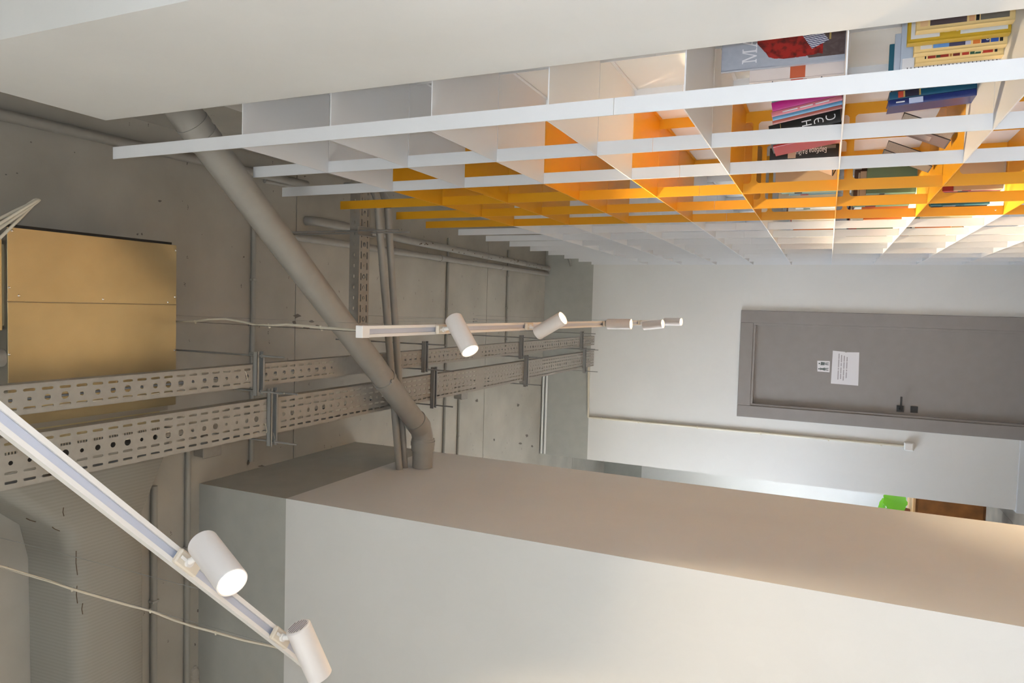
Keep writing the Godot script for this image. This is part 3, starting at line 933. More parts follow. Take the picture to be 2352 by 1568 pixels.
# ------------------------------------------------------------------ cable trays
# t maps local (along, across, up) of the tray; the sheet lies in the local xy plane
func tray(called: String, label: String, t: Transform3D, length: float, width: float, rows: Array, rail: float, plain: Array, rail_slots: bool, group: String) -> Node3D:
	var o := thing(called, label, "cable tray", t.origin, group)
	var lt := Transform3D(t.basis, Vector3.ZERO)
	var pitch := 0.05
	var st := new_st()
	var n := int(round(length / pitch))
	var edges := [0.0]
	for i in rows.size() - 1:
		edges.append((rows[i][0] + rows[i + 1][0]) / 2.0)
	edges.append(width)
	var sizes := [0.0062, 0.0112, 0.0088]
	for r in rows.size():
		var off: float = rows[r][2] * pitch
		for i in n:
			var a0 := i * pitch
			var a1 := a0 + pitch
			var hole := PackedVector2Array()
			var solid := false
			for p in plain:
				if a1 > p[0] and a0 < p[1]:
					solid = true
			if not solid:
				var mid := a0 + pitch / 2
				if rows[r][1] == "slot":
					hole = slot_outline(mid, rows[r][0], 0.034, 0.0078)
				else:
					hole = round_outline(mid, rows[r][0], sizes[posmod(i * 2 + int(i / 5), 3)])
			sheet_cell(st, lt * Transform3D(Basis.IDENTITY, Vector3(off if off < 0.001 else 0.0, 0, 0)), a0, a1, edges[r], edges[r + 1], hole, 0.0012)
	part("perforated_sheet", st, M.tray, o)
	for side in 2:
		st = new_st()
		var y := 0.0 if side == 0 else width
		var rt := lt * Transform3D(Basis(Vector3(1, 0, 0), Vector3(0, 0, 1), Vector3(0, -1, 0)), Vector3(0, y + (0.0006 if side == 0 else 0.0006), 0))
		if rail_slots:
			for i in n:
				sheet_cell(st, rt, i * pitch, (i + 1) * pitch, 0.0, rail, slot_outline(i * pitch + pitch / 2, rail * 0.5, 0.016, 0.0062), 0.0012)
		else:
			box(st, Vector3(0, 0, 0), Vector3(length, rail, 0.0012), rt)
		# folded lip
		var inward := 1.0 if side == 0 else -1.0
		box(st, Vector3(0, min(y, y + inward * 0.010), rail - 0.0012), Vector3(length, max(y, y + inward * 0.010), rail), lt)
		part("side_rail", st, M.tray, o)
	return o
func make_trays() -> void:
	# local x along -z of the room, local y towards -x, local z up
	var basis_run := Basis(Vector3(0, 0, -1), Vector3(-1, 0, 0), Vector3(0, 1, 0))
	var z_from := -0.45
	var run := 5.95
	var narrow := tray("narrow_cable_tray", "narrow grey perforated cable tray running to the end wall", Transform3D(basis_run, Vector3(-0.247, TRAY_Y, z_from)), run, 0.084, [[0.017, "slot", 0.0], [0.042, "hole", 0.0], [0.067, "slot", 0.0]], 0.045, [[2.13, 2.50], [3.45, 3.55]], false, "")
	var wide := tray("wide_cable_tray", "wide grey perforated cable tray running to the end wall", Transform3D(basis_run, Vector3(-0.388, TRAY_Y, z_from)), run, 0.142, [[0.018, "slot", 0.0], [0.044, "slot", 0.0], [0.071, "hole", 0.0], [0.098, "slot", 0.0], [0.124, "slot", 0.0]], 0.045, [[3.50, 3.60]], false, "")
	# branch to the right wall: local x along +x, local y towards -z
	var basis_branch := Basis(Vector3(1, 0, 0), Vector3(0, 0, -1), Vector3(0, 1, 0))
	basis_branch = Basis(Vector3(1, 0, 0), Vector3(0, 0, -1), Vector3(0, 1, 0))
	tray("branch_cable_tray", "short grey cable tray branching across the ceiling to the side wall", Transform3D(basis_branch, Vector3(-0.20, TRAY_Y + 0.002, -2.715)), 0.90, 0.078, [[0.016, "slot", 0.0], [0.039, "hole", 0.0], [0.062, "slot", 0.0]], 0.055, [[0.0, 0.06]], true, "")
	# curved corner gusset where the branch leaves the narrow tray
	var st := new_st()
	for s in [[-2.715, 1.0], [-2.793, -1.0]]:
		var o := PackedVector2Array()
		o.append(Vector2(-0.247, s[0]))
		for k in 7:
			var a := (PI / 2) * k / 6.0
			o.append(Vector2(-0.247 + 0.09 - sin(a) * 0.09, s[0] + s[1] * (0.09 - cos(a) * 0.09)))
		if s[1] > 0:
			o.reverse()
		var o2 := PackedVector2Array()
		for p in o:
			o2.append(Vector2(p.x, -p.y))
		prism(st, o2, TRAY_Y, TRAY_Y + 0.0012, Transform3D(Basis(Vector3(1, 0, 0), Vector3(0, 0, -1), Vector3(0, 1, 0)), Vector3.ZERO))
	st.generate_normals()
	var gus := part_mesh("corner_gusset", st.commit(), M.tray, narrow)
	gus.position = -narrow.position
	# cables lying in the trays
	rng.seed = 5
	for r in [[-0.247, 0.084, 3, "narrow"], [-0.388, 0.142, 6, "wide"]]:
		for i in r[2]:
			var x: float = r[0] - 0.010 - (r[1] - 0.020) * i / (r[2] - 1.0)
			var pts := []
			for k in 30:
				pts.append(Vector3(x + rng.randf_range(-0.004, 0.004), TRAY_Y + 0.0075, -0.5 - k * 0.2))
			st = new_st()
			tube(st, pts, rng.randf_range(0.003, 0.0045), 6)
			var grey: bool = i == 1
			var o := part("cable", st, M.cable_grey if grey else (M.cable if i != 3 else M.black), self)
			o.name = numbered("tray_cable")
			tag(o, ("%s cable lying in the %s cable tray" % ["grey" if grey else ("white" if i != 3 else "black"), r[3]]), "cable", "cables in the %s tray" % r[3])
	# small white ties through the slots
	var ties := [[565, 864, 0.020], [610, 984, 0.022], [628, 1002, 0.018]]
	for q in ties:
		var p := at_y(q[0], q[1], TRAY_Y)
		st = new_st()
		tube(st, [p + Vector3(q[2], 0.004, 0.006), p + Vector3(q[2] * 0.8, -0.004, 0.004), p + Vector3(-q[2] * 0.5, -0.005, -0.002), p + Vector3(-q[2], 0.004, -0.006)], 0.0014, 6)
		var o := part("tie", st, M.cable, self)
		o.name = numbered("cable_tie")
		tag(o, "short white cable tie threaded through the tray slots", "cable tie", "cable ties on the trays")
	# hangers: a slotted channel under each tray on two threaded rods
	var k := 0
	for z in [-2.075, -3.305, -4.63, -5.99]:
		for side in [["narrow", -0.197, -0.366, 0.0], ["wide", -0.345, -0.574, -0.075]]:
			var zz: float = z + side[3] * (1.0 if k == 0 else 1.35)
			var x0: float = side[2]
			var x1: float = side[1]
			var h := thing("tray_hanger", "grey channel on two threaded rods carrying the %s tray, %s from the air unit" % [side[0], ["first", "second", "third", "fourth"][k]], "hanger", Vector3((x0 + x1) / 2, TRAY_Y - 0.021, zz), "tray hangers")
			var hw := (x1 - x0) / 2
			st = new_st()
			box(st, Vector3(-hw, 0, 0.019), Vector3(hw, 0.0205, 0.0205))
			box(st, Vector3(-hw, 0, -0.0205), Vector3(hw, 0.0205, -0.019))
			box(st, Vector3(-hw, 0.019, -0.0205), Vector3(hw, 0.0205, 0.0205))
			box(st, Vector3(-hw, 0, 0.011), Vector3(hw, 0.0015, 0.0205))
			box(st, Vector3(-hw, 0, -0.0205), Vector3(hw, 0.0015, -0.011))
			part("channel", st, M.strut, h)
			for s in [-1.0, 1.0]:
				st = new_st()
				var x: float = s * (hw - 0.016)
				tube(st, [Vector3(x, -0.115, 0), Vector3(x, CEIL - h.position.y, 0)], 0.0038, 8)
				var rod := part("threaded_rod", st, M.strut, h)
				st = new_st()
				lathe(st, [Vector2(0, -0.007), Vector2(0.0075, -0.007), Vector2(0.0075, 0.0), Vector2(0, 0)], Transform3D(Basis(Vector3(1, 0, 0), Vector3(0, 0, -1), Vector3(0, 1, 0)), Vector3(x, 0, 0)), 6)
				part("nut", st, M.strut, rod)
		k += 1
	# hanger of the branch tray, seen end on
	var hb := thing("tray_hanger", "grey channel on two long rods carrying the branch tray", "hanger", Vector3(0.335, TRAY_Y - 0.02, -2.754), "tray hangers")
	st = new_st()
	box(st, Vector3(-0.0205, 0, -0.058), Vector3(-0.019, 0.0205, 0.058))
	box(st, Vector3(0.019, 0, -0.058), Vector3(0.0205, 0.0205, 0.058))
	box(st, Vector3(-0.0205, 0.019, -0.058), Vector3(0.0205, 0.0205, 0.058))
	part("channel", st, M.strut, hb)
	for s in [-1.0, 1.0]:
		st = new_st()
		tube(st, [Vector3(0, -0.20, s * 0.047), Vector3(0, CEIL - TRAY_Y + 0.02, s * 0.047)], 0.0038, 8)
		part("threaded_rod", st, M.strut, hb)

# ------------------------------------------------------------------ pipes, conduits and boxes
func straight_pipe(called: String, label: String, a: Vector3, b: Vector3, r: float, m: Material, group := "", rings := []) -> Node3D:
	var o := thing(called, label, "pipe", a, group)
	var st := new_st()
	tube(st, [Vector3.ZERO, b - a], r, 20)
	part("pipe_length", st, m, o)
	var d := (b - a).normalized()
	for f in rings:
		st = new_st()
		var c: Vector3 = (b - a) * f
		tube(st, [c - d * 0.02, c + d * 0.02], r * 1.16, 20)
		part("coupling", st, m, o)
	return o
func make_pipes() -> void:
	var y := 3.49
	var elbow := at_y(972, 990, y)
	var to_wall := at_y(445, 287, y)
	var dir := (to_wall - elbow).normalized()
	var end := elbow + dir * ((BACK_X - elbow.x) / dir.x)
	var p := thing("drain_pipe", "fat grey drain pipe slanting across the room into the box room", "pipe", elbow)
	var r := 0.053
	# bend from the slanting run into the box room wall
	var bend := []
	var turn := 0.075
	var a := dir * turn
	var b := Vector3(-1, 0, 0) * turn * 0.9
	for k in 9:
		var f := k / 8.0
		bend.append(a * (1 - f) * (1 - f) + b * f * f)
	var st := new_st()
	tube(st, [a, end - elbow - dir * 0.004], r, 32)
	part("pipe_run", st, M.pipe, p)
	st = new_st()
	tube(st, bend, r * 1.03, 32)
	part("elbow", st, M.pipe, p)
	st = new_st()
	tube(st, [b, Vector3(-0.843 - elbow.x, 0, 0)], r * 0.99, 32)
	part("socket_pipe", st, M.pipe, p)
	var collars := [[a + dir * 0.0, dir, 1.10, 0.035], [b * 1.02, Vector3(-1, 0, 0), 1.13, 0.03], [b * 0.9, Vector3(-1, 0, 0), 1.18, 0.010]]
	var c1 := at_y(880, 880, y) - elbow
	collars.append([dir * c1.dot(dir), dir, 1.09, 0.012])
	for q in [[440, 293], [470, 322], [463, 312]]:
		var c2 := at_y(q[0], q[1], y) - elbow
		collars.append([dir * c2.dot(dir), dir, 1.05, 0.006 if q[0] == 463 else 0.012])
	for c in collars:
		st = new_st()
		var v: Vector3 = c[1]
		tube(st, [c[0] - v * c[3], c[0] + v * c[3]], r * c[2], 32)
		part("collar", st, M.pipe, p)
	# clamp stub
	st = new_st()
	tube(st, [dir * c1.dot(dir) + Vector3(0, -0.052, 0.02), dir * c1.dot(dir) + Vector3(0, -0.064, 0.026)], 0.009, 10)
	part("clamp_bolt", st, M.pipe, p)
	# two slim pipes side by side
	for i in 2:
		var s: Array = [[Vector3(0.0, 3.63, -2.955), "nearer"], [Vector3(0.0, 3.63, -3.035), "further"]][i]
		var a0: Vector3 = [Vector3(0.475, 3.575, -2.815), Vector3(0.465, 3.575, -2.90)][i]
		var b0: Vector3 = [Vector3(-0.845, 3.565, -3.035), Vector3(-0.845, 3.565, -3.085)][i]
		var o := straight_pipe("slim_pipe", "slim grey pipe crossing under the ceiling, %s the branch tray" % ["next to", "second from"][i], a0, b0, 0.0175, M.pipe, "slim pipes")
		st = new_st()
		var el := []
		for k in 7:
			var f := k / 6.0
			el.append(Vector3(0.0 + 0.09 * sin(f * PI / 2), -0.0 + 0.09 * (1 - cos(f * PI / 2)), 0))
		el.append(el[6] + Vector3(0.0, 0.10, 0))
		tube(st, el, 0.0185, 16)
		part("elbow", st, M.pipe, o)
	# pipes under the ceiling along the right wall
	var h := CEIL - 0.024
	straight_pipe("ceiling_pipe", "slim grey pipe along the ceiling above the pier and shelving", Vector3(0.566, h, 0.6), at_y(704, 424, h), 0.0205, M.pipe, "ceiling pipes")
	straight_pipe("ceiling_pipe", "thin grey pipe beside the one over the shelving", at_y(608, 416, CEIL - 0.012), at_y(680, 428, CEIL - 0.012), 0.010, M.pipe, "ceiling pipes")
	var lo := thing("ceiling_pipe", "scuffed pipe bending down from the ceiling, then running to end wall", "pipe", Vector3(0.434, 4.13, -3.05), "ceiling pipes")
	st = new_st()
	var pts := [Vector3(0.0, 0.06, 0.015), Vector3(0, 0.03, 0.012), Vector3(0, 0.008, 0.0), Vector3(0, 0, -0.02), Vector3(0, 0.0, -0.45), Vector3(-0.012, 0.012, -0.9), Vector3(-0.036, 0.022, -3.52)]
	tube(st, pts, 0.024, 18)
	part("pipe_length", st, M.pipe, lo)
	for zz in [-2.1, -2.9, -3.48]:
		st = new_st()
		tube(st, [Vector3(-0.012 - (absf(zz) - 0.9) * 0.0092, 0.012 + (absf(zz) - 0.9) * 0.0038, zz), Vector3(-0.012 - (absf(zz) - 0.9) * 0.0092, 0.012 + (absf(zz) - 0.9) * 0.0038, zz - 0.02)], 0.0265, 18)
		part("coupling", st, M.pipe, lo)
	# flaked paint scars along it
	rng.seed = 12
	for i in 30:
		var f := rng.randf()
		var zz := -1.0 - 2.3 * f
		var ang := rng.randf_range(-2.4, -0.9)
		var c := Vector3(-0.012 - (absf(zz) - 0.9) * 0.0092, 0.012 + (absf(zz) - 0.9) * 0.0038, zz)
		st = new_st()
		var e := Vector3(cos(ang), sin(ang), 0)
		box(st, Vector3(-rng.randf_range(0.002, 0.005), -0.0006, -rng.randf_range(0.004, 0.014)), Vector3(0.003, 0.0006, 0.005), Transform3D(Basis(Vector3(-e.y, e.x, 0), e, Vector3(0, 0, 1)), c + e * 0.024))
		part("flaked_spot", st, M.rust, lo)
	straight_pipe("ceiling_pipe", "slim grey pipe beside the scuffed pipe, running to end wall", Vector3(0.338, CEIL - 0.03, -2.72), Vector3(0.342, CEIL - 0.03, -6.56), 0.0205, M.pipe, "ceiling pipes", [0.45, 0.72])
	straight_pipe("ceiling_pipe", "short thin pipe ending open below the end wall band", at_z(1305, 590, -6.5), at_z(1312, 612, -6.5), 0.012, M.conduit, "ceiling pipes")
	# conduits across the ceiling
	var c_list := [
		["grey conduit across the ceiling beyond the air unit", -2.645, 0.40, -0.80, 0.012],
		["grey conduit across the ceiling behind the wrapped duct", -2.262, -0.56, -2.79, 0.013],
		["grey conduit across the ceiling close beside the wrapped duct", -2.088, -0.80, -2.79, 0.014],
		["grey conduit across the ceiling over the lit track spotlights", -4.585, 0.50, -1.6, 0.011],
		["grey conduit across the ceiling near the end wall", -5.66, 0.50, -0.42, 0.012],
		["grey conduit across the ceiling running from a junction box", -4.81, -0.72, -1.9, 0.010]]
	for c in c_list:
		var o := straight_pipe("ceiling_conduit", c[0], Vector3(c[2], CEIL - c[4], c[1]), Vector3(c[3], CEIL - c[4], c[1]), c[4], M.conduit, "conduits on the ceiling")
		for f in [0.25, 0.55, 0.85]:
			st = new_st()
			var x: float = lerpf(0.0, c[3] - c[2], f)
			box(st, Vector3(x - 0.006, -c[4] * 1.15, -c[4] * 1.2), Vector3(x + 0.006, c[4], c[4] * 1.2), Transform3D.IDENTITY, 0.002)
			part("clip", st, M.conduit, o)
	# trunking down the end wall corner
	for i in 2:
		var o := straight_pipe("corner_conduit", ["white conduit in the corner of ceiling and end wall", "second white conduit below the corner one on the end wall"][i], Vector3(-0.66, CEIL - 0.02 - 0.035 * i, END_Z + 0.013), Vector3(-1.46, CEIL - 0.02 - 0.035 * i, END_Z + 0.013), 0.012, M.frame_white, "corner conduits")
	# conduit from the trays down to the light switch
	var sw := Vector3(-1.045, 0.941, END_Z)
	var co := thing("switch_conduit", "thin white conduit running down the end wall to the light switch", "conduit", Vector3(-1.05, BAND, END_Z + 0.012))
	st = new_st()
	tube(st, [Vector3(0.50, 0.012, 0), Vector3(0.01, 0.0, 0), Vector3(0, -0.006, 0), Vector3(0, -0.02, 0), Vector3(0.005, sw.y + 0.036 - BAND, 0)], 0.0115, 12)
	part("conduit_run", st, M.cable, co)
	for f in [-0.14, -0.5, -1.05, -1.6, -2.15, -2.55]:
		st = new_st()
		box(st, Vector3(-0.013, f - 0.006, -0.012), Vector3(0.013, f + 0.006, 0.011), Transform3D.IDENTITY, 0.002)
		part("clip", st, M.cable, co)
	var ls := thing("light_switch", "square white surface light switch on the end wall", "light switch", sw)
	st = new_st()
	box(st, Vector3(-0.036, -0.036, 0.0), Vector3(0.036, 0.036, 0.038), Transform3D.IDENTITY, 0.007)
	part("case", st, M.frame_white, ls)
	st = new_st()
	box(st, Vector3(-0.027, -0.027, 0.038), Vector3(0.027, 0.027, 0.043), Transform3D.IDENTITY, 0.005)
	part("rocker", st, M.track_white, ls)
	# junction boxes against the ceiling
	var n := 0
	for q in [[Vector3(-0.665, CEIL, -2.35), "beside the wide tray near the air unit"], [Vector3(-0.665, CEIL, -4.79), "beside the wide tray past the drain pipe"], [Vector3(-0.655, CEIL, -6.05), "beside the wide tray close to end wall"]]:
		var jb := thing("junction_box", "square grey junction box on the ceiling %s" % q[1], "junction box", q[0], "junction boxes")
		st = new_st()
		box(st, Vector3(-0.048, -0.062, -0.048), Vector3(0.048, 0, 0.048), Transform3D.IDENTITY, 0.004)
		var body := part("box_body", st, M.tray, jb)
		st = new_st()
		box(st, Vector3(-0.053, -0.068, -0.053), Vector3(0.053, -0.061, 0.053), Transform3D.IDENTITY, 0.003)
		part("lid", st, M.tray, jb)
		st = new_st()
		lathe(st, [Vector2(0.018, 0), Vector2(0.016, 0.004), Vector2(0.010, 0.004), Vector2(0.009, 0.007), Vector2(0, 0.007)], Transform3D(Basis.IDENTITY, Vector3(0.01, -0.03, 0.048)), 18)
		part("knockout_grommet", st, M.tray, body)
		n += 1

# ------------------------------------------------------------------ air unit and duct
func make_air_unit() -> void:
	var yb := 3.90
	var x0 := -0.414
	var x1 := 0.203
	var z0 := -1.96
	var z1 := -1.345
	var a := thing("air_unit", "zinc plated ducted air unit hung under the ceiling", "air unit", Vector3((x0 + x1) / 2, yb, (z0 + z1) / 2))
	var o := a.position
	var st := new_st()
	box(st, Vector3(x0, yb + 0.004, z0) - o, Vector3(x1, CEIL - 0.03, z1) - o)
	part("casing", st, M.zinc_grey, a)
	var seam := -0.026
	for s in [[x0, seam - 0.0008], [seam + 0.0008, x1]]:
		st = new_st()
		box(st, Vector3(s[0], yb, z0) - o, Vector3(s[1], yb + 0.0035, z1) - o, Transform3D.IDENTITY, 0.0008)
		part("bottom_panel", st, M.zinc, a)
	st = new_st()
	box(st, Vector3(x1 + 0.0005, yb + 0.002, z0 + 0.02) - o, Vector3(x1 + 0.009, yb + 0.02, z1 + 0.10) - o)
	part("rubber_gasket", st, M.black, a)
	for q in [[404, 575], [402, 682], [237, 687], [44, 679], [386, 694], [401, 804], [22, 814], [22, 660], [28, 530]]:
		var p := at_y(q[0], q[1], yb)
		st = new_st()
		lathe(st, [Vector2(0.0, -0.0028), Vector2(0.0025, -0.0024), Vector2(0.0042, 0.0)], Transform3D(Basis(Vector3(1, 0, 0), Vector3(0, 0, -1), Vector3(0, 1, 0)), p - o), 12)
		part("screw", st, M.chrome, a)
	# outlet side towards the duct: flanges with a toothed strip and a dark gap
	st = new_st()
	box(st, Vector3(x0 - 0.02, yb + 0.02, z0 + 0.02) - o, Vector3(x0, CEIL - 0.03, z1) - o)
	part("outlet_frame", st, M.zinc_grey, a)
	st = new_st()
	box(st, Vector3(x0 - 0.085, yb + 0.028, z0 + 0.05) - o, Vector3(x0 - 0.02, yb + 0.06, z1) - o)
	part("outlet_collar", st, M.zinc, a)
	st = new_st()
	for i in 60:
		box(st, Vector3(x0 - 0.097, yb + 0.030, z0 + 0.05 + i * 0.0098) - o, Vector3(x0 - 0.085, yb + 0.036, z0 + 0.05 + i * 0.0098 + 0.006) - o)
	part("toothed_strip", st, M.zinc_grey, a)
	st = new_st()
	box(st, Vector3(x0 - 0.135, yb + 0.045, z0 + 0.05) - o, Vector3(x0 - 0.085, yb + 0.10, z1) - o)
	part("flexible_collar", st, M.black, a)
	for s in [[x0 + 0.08, z0 - 0.03], [x1 - 0.08, z0 - 0.03]]:
		st = new_st()
		box(st, Vector3(s[0] - 0.02, yb + 0.12, s[1]) - o, Vector3(s[0] + 0.02, yb + 0.123, z0) - o)
		tube(st, [Vector3(s[0], yb + 0.11, s[1] + 0.012) - o, Vector3(s[0], CEIL, s[1] + 0.012) - o], 0.004, 8)
		part("hanging_bracket", st, M.strut, a)
	# control box on the near side
	st = new_st()
	box(st, Vector3(-0.115, yb + 0.004, z1 + 0.012) - o, Vector3(0.165, yb + 0.16, z1 + 0.22) - o, Transform3D.IDENTITY, 0.002)
	box(st, Vector3(-0.10, yb + 0.02, z1) - o, Vector3(0.15, yb + 0.15, z1 + 0.012) - o)
	part("control_box", st, M.zinc, a)
	st = new_st()
	tube(st, [Vector3(-0.20, yb + 0.03, z1) - o, Vector3(-0.20, yb + 0.03, z1 + 0.10) - o], 0.028, 18)
	part("drain_stub", st, M.tray, a)
	# wrapped duct: hopper from the outlet, then a soft edged run to the left
	var d := thing("wrapped_duct", "grey duct wrapped in ribbed foam leaving the air unit", "duct", Vector3(-0.56, 3.95, -1.65))
	var od := d.position
	st = new_st()
	var secs := [[-0.555, -1.30, -1.99, 3.955], [-0.64, -1.36, -1.945, 3.95], [-0.82, -1.560, -1.855, 3.95], [-0.95, -1.590, -1.855, 3.95], [-1.6, -1.600, -1.862, 3.95], [-2.795, -1.61, -1.88, 3.95]]
	var rows := []
	for s in secs:
		var row := []
		var zn: float = s[1]
		var zf: float = s[2]
		var yb2: float = s[3]
		row.append(Vector3(s[0], CEIL - 0.002, zn + 0.012))
		row.append(Vector3(s[0], yb2 + 0.12, zn + 0.004))
		for k in 7:
			var an := PI * 0.5 * k / 6.0
			row.append(Vector3(s[0], yb2 + 0.055 - sin(an) * 0.055, zn - 0.055 + cos(an) * 0.055))
		row.append(Vector3(s[0], yb2 - 0.002, lerpf(zn, zf, 0.6)))
		row.append(Vector3(s[0], yb2, zf + 0.006))
		row.append(Vector3(s[0], yb2 + 0.006, zf))
		row.append(Vector3(s[0], CEIL - 0.002, zf))
		rows.append(row)
	st.set_smooth_group(1)
	for i in rows.size() - 1:
		for k in rows[0].size() - 1:
			quad(st, rows[i][k] - od, rows[i + 1][k] - od, rows[i + 1][k + 1] - od, rows[i][k + 1] - od)
	part("foam_wrap", st, M.ribbed, d)
	# creases and torn tape along the near edge
	rng.seed = 3
	for q in [[60, 1190, 82, 1198], [120, 1210, 137, 1219], [175, 1265, 178, 1320], [177, 1345, 178, 1385], [190, 1385, 190, 1410], [146, 1165, 147, 1185]]:
		var p0 := at_y(q[0], q[1], 3.949)
		var p1 := at_y(q[2], q[3], 3.949)
		st = new_st()
		tube(st, [p0 - od, (p0 + p1) / 2 - od + Vector3(0, 0, 0.003), p1 - od], 0.0016, 5)
		part("crease", st, M.rust, d)
	# loops of spare cable beside the unit
	var lp := thing("cable_coil", "loose loops of white cable hanging beside the air unit", "cable", at_y(95, 460, 3.80))
	for i in 3:
		var pts := []
		var e := [[90, 459], [70, 470], [84, 458]][i] as Array
		var fr := [[-10, 520], [-20, 512], [-30, 575]][i] as Array
		var back := [[-30, 545], [-10, 530], [-50, 560]][i] as Array
		for k in 13:
			var f := k / 12.0
			var q0 := Vector2(fr[0], fr[1])
			var q1 := Vector2(e[0], e[1])
			var q2 := Vector2(back[0], back[1])
			var q := q0 * (1 - f) * (1 - f) + (q1 * 2.0 - (q0 + q2) * 0.5) * 2.0 * f * (1 - f) * 1.0 + q2 * f * f
			pts.append(at_y(q.x, q.y, 3.80 + 0.012 * i + 0.03 * f) - lp.position)
		var s2 := new_st()
		tube(s2, pts, 0.0048, 8)
		part("cable_loop", s2, M.cable, lp)

# ------------------------------------------------------------------ track lighting
func track(called: String, label: String, a: Vector3, b: Vector3, hung: Array) -> Node3D:
	var o := thing(called, label, "lighting track", a)
	var d := b - a
	var len_ := d.length()
	var ax := d.normalized()
	var up := Vector3.UP
	var side := ax.cross(up)
	var t := Transform3D(Basis(side, up, -ax), Vector3.ZERO)      # local -z runs along the track
	var w := 0.015
	var g := 0.007
	var prof := PackedVector2Array([Vector2(-w, 0), Vector2(-g, 0), Vector2(-g, 0.010), Vector2(g, 0.010), Vector2(g, 0), Vector2(w, 0), Vector2(w, 0.020), Vector2(-w, 0.020)])
	var st := new_st()
	prism(st, prof, -len_ + 0.03, -0.03, t)
	part("rail", st, M.track_white, o)
	st = new_st()
	box(st, Vector3(-g + 0.0003, 0.0065, -len_ + 0.03), Vector3(g - 0.0003, 0.0098, -0.03), t)
	part("conductor_strip", st, M.slot_grey, o)
	for z in [0.0, -len_ + 0.032]:
		st = new_st()
		box(st, Vector3(-w - 0.0008, -0.0006, z - 0.032), Vector3(w + 0.0008, 0.021, z), t, 0.0012)
		part("end_cap", st, M.track_white, o)
	for f in hung:
		st = new_st()
		tube(st, [d * f + Vector3(0, 0.018, 0), d * f + Vector3(0, CEIL - a.y, 0)], 0.0006, 5)
		part("suspension_wire", st, M.strut, o)
	return o
func spotlight(label: String, base: Vector3, along: Vector3, b2: Vector2, f2: Vector2, nearer: bool, energy: float, cone := 54.0) -> void:
	var L := 0.1305
	var R := 0.0275
	var o := thing("track_spotlight", label, "spotlight", base, "track spotlights")
	var pivot_depth := depth_of(base + Vector3(0, -0.045, 0))
	var back := at_depth(b2.x, b2.y, pivot_depth)
	# front end: on its own ray, one lamp length from the back
	var d := ray(f2.x, f2.y)
	var oc := EYE - back
	var qa := d.dot(d)
	var qb := 2.0 * d.dot(oc)
	var qc := oc.dot(oc) - L * L
	var disc_ := qb * qb - 4.0 * qa * qc
	var s := -qb / (2.0 * qa)
	if disc_ > 0:
		s += (-sqrt(disc_) if nearer else sqrt(disc_)) / (2.0 * qa)
	var front := EYE + d * s
	var dir := (front - back).normalized()
	var x := dir.cross(Vector3.UP if absf(dir.y) < 0.95 else Vector3.RIGHT).normalized()
	var t := Transform3D(Basis(x, dir.cross(x), dir), back - base)
	var st := new_st()
	lathe(st, [Vector2(0.0, 0.0), Vector2(R - 0.003, 0.0), Vector2(R, 0.003), Vector2(R, L - 0.001), Vector2(R - 0.001, L), Vector2(R - 0.0025, L - 0.001), Vector2(R - 0.0035, L - 0.010)], t, 40)
	var lamp_body := part("lamp_body", st, M.lamp_white, o)
	st = new_st()
	for i in 7:
		var h := -0.018 + i * 0.006
		box(st, Vector3(-sqrt(maxf(0.0001, (R - 0.006) * (R - 0.006) - h * h)), h - 0.0012, -0.0008), Vector3(sqrt(maxf(0.0001, (R - 0.006) * (R - 0.006) - h * h)), h + 0.0012, 0.0004), t)
	part("rear_vents", st, M.print_grey, lamp_body)
	st = new_st()
	disc(st, R - 0.0033, t * Transform3D(Basis.IDENTITY, Vector3(0, 0, L - 0.009)), 32)
	part("glowing_lens", st, M.lens, lamp_body)
	# adapter in the track and the stem to the body
	var side := along.cross(Vector3.UP).normalized()
	var at := Transform3D(Basis(side, Vector3.UP, -along), Vector3.ZERO)
	st = new_st()
	box(st, Vector3(-0.014, -0.012, -0.033), Vector3(0.014, 0.0, 0.033), at, 0.003)
	var adapter := part("track_adapter", st, M.cream, o)
	st = new_st()
	box(st, Vector3(-0.003, -0.0145, 0.012), Vector3(0.003, -0.013, 0.028), at, 0.0006)
	part("release_tab", st, M.track_white, adapter)
	var axis_pt := back - base
	var k := clampf((Vector3(0, -0.045, 0) - axis_pt).dot(dir), 0.018, 0.075)
	var joint := axis_pt + dir * k
	var stem_top := Vector3(0, -0.012, 0) - along * 0.004
	st = new_st()
	tube(st, [stem_top, stem_top + Vector3(0, -0.006, 0)], 0.0085, 14)
	tube(st, [stem_top, (stem_top + joint) / 2 + Vector3(0, -0.004, 0), joint], 0.0062, 14)
	part("stem", st, M.track_white, o)
	var l := SpotLight3D.new()
	l.name = "lamp_light"
	o.add_child(l)
	l.transform = Transform3D(Basis(x, -dir.cross(x), -dir), t * Vector3(0, 0, L + 0.002))
	l.light_color = Color(1.0, 0.89, 0.72)
	l.light_energy = energy
	l.light_size = 0.025
	l.spot_angle = cone
	l.spot_angle_attenuation = 0.8
	l.spot_range = 20.0
	l.spot_attenuation = 2.0
	l.shadow_enabled = true
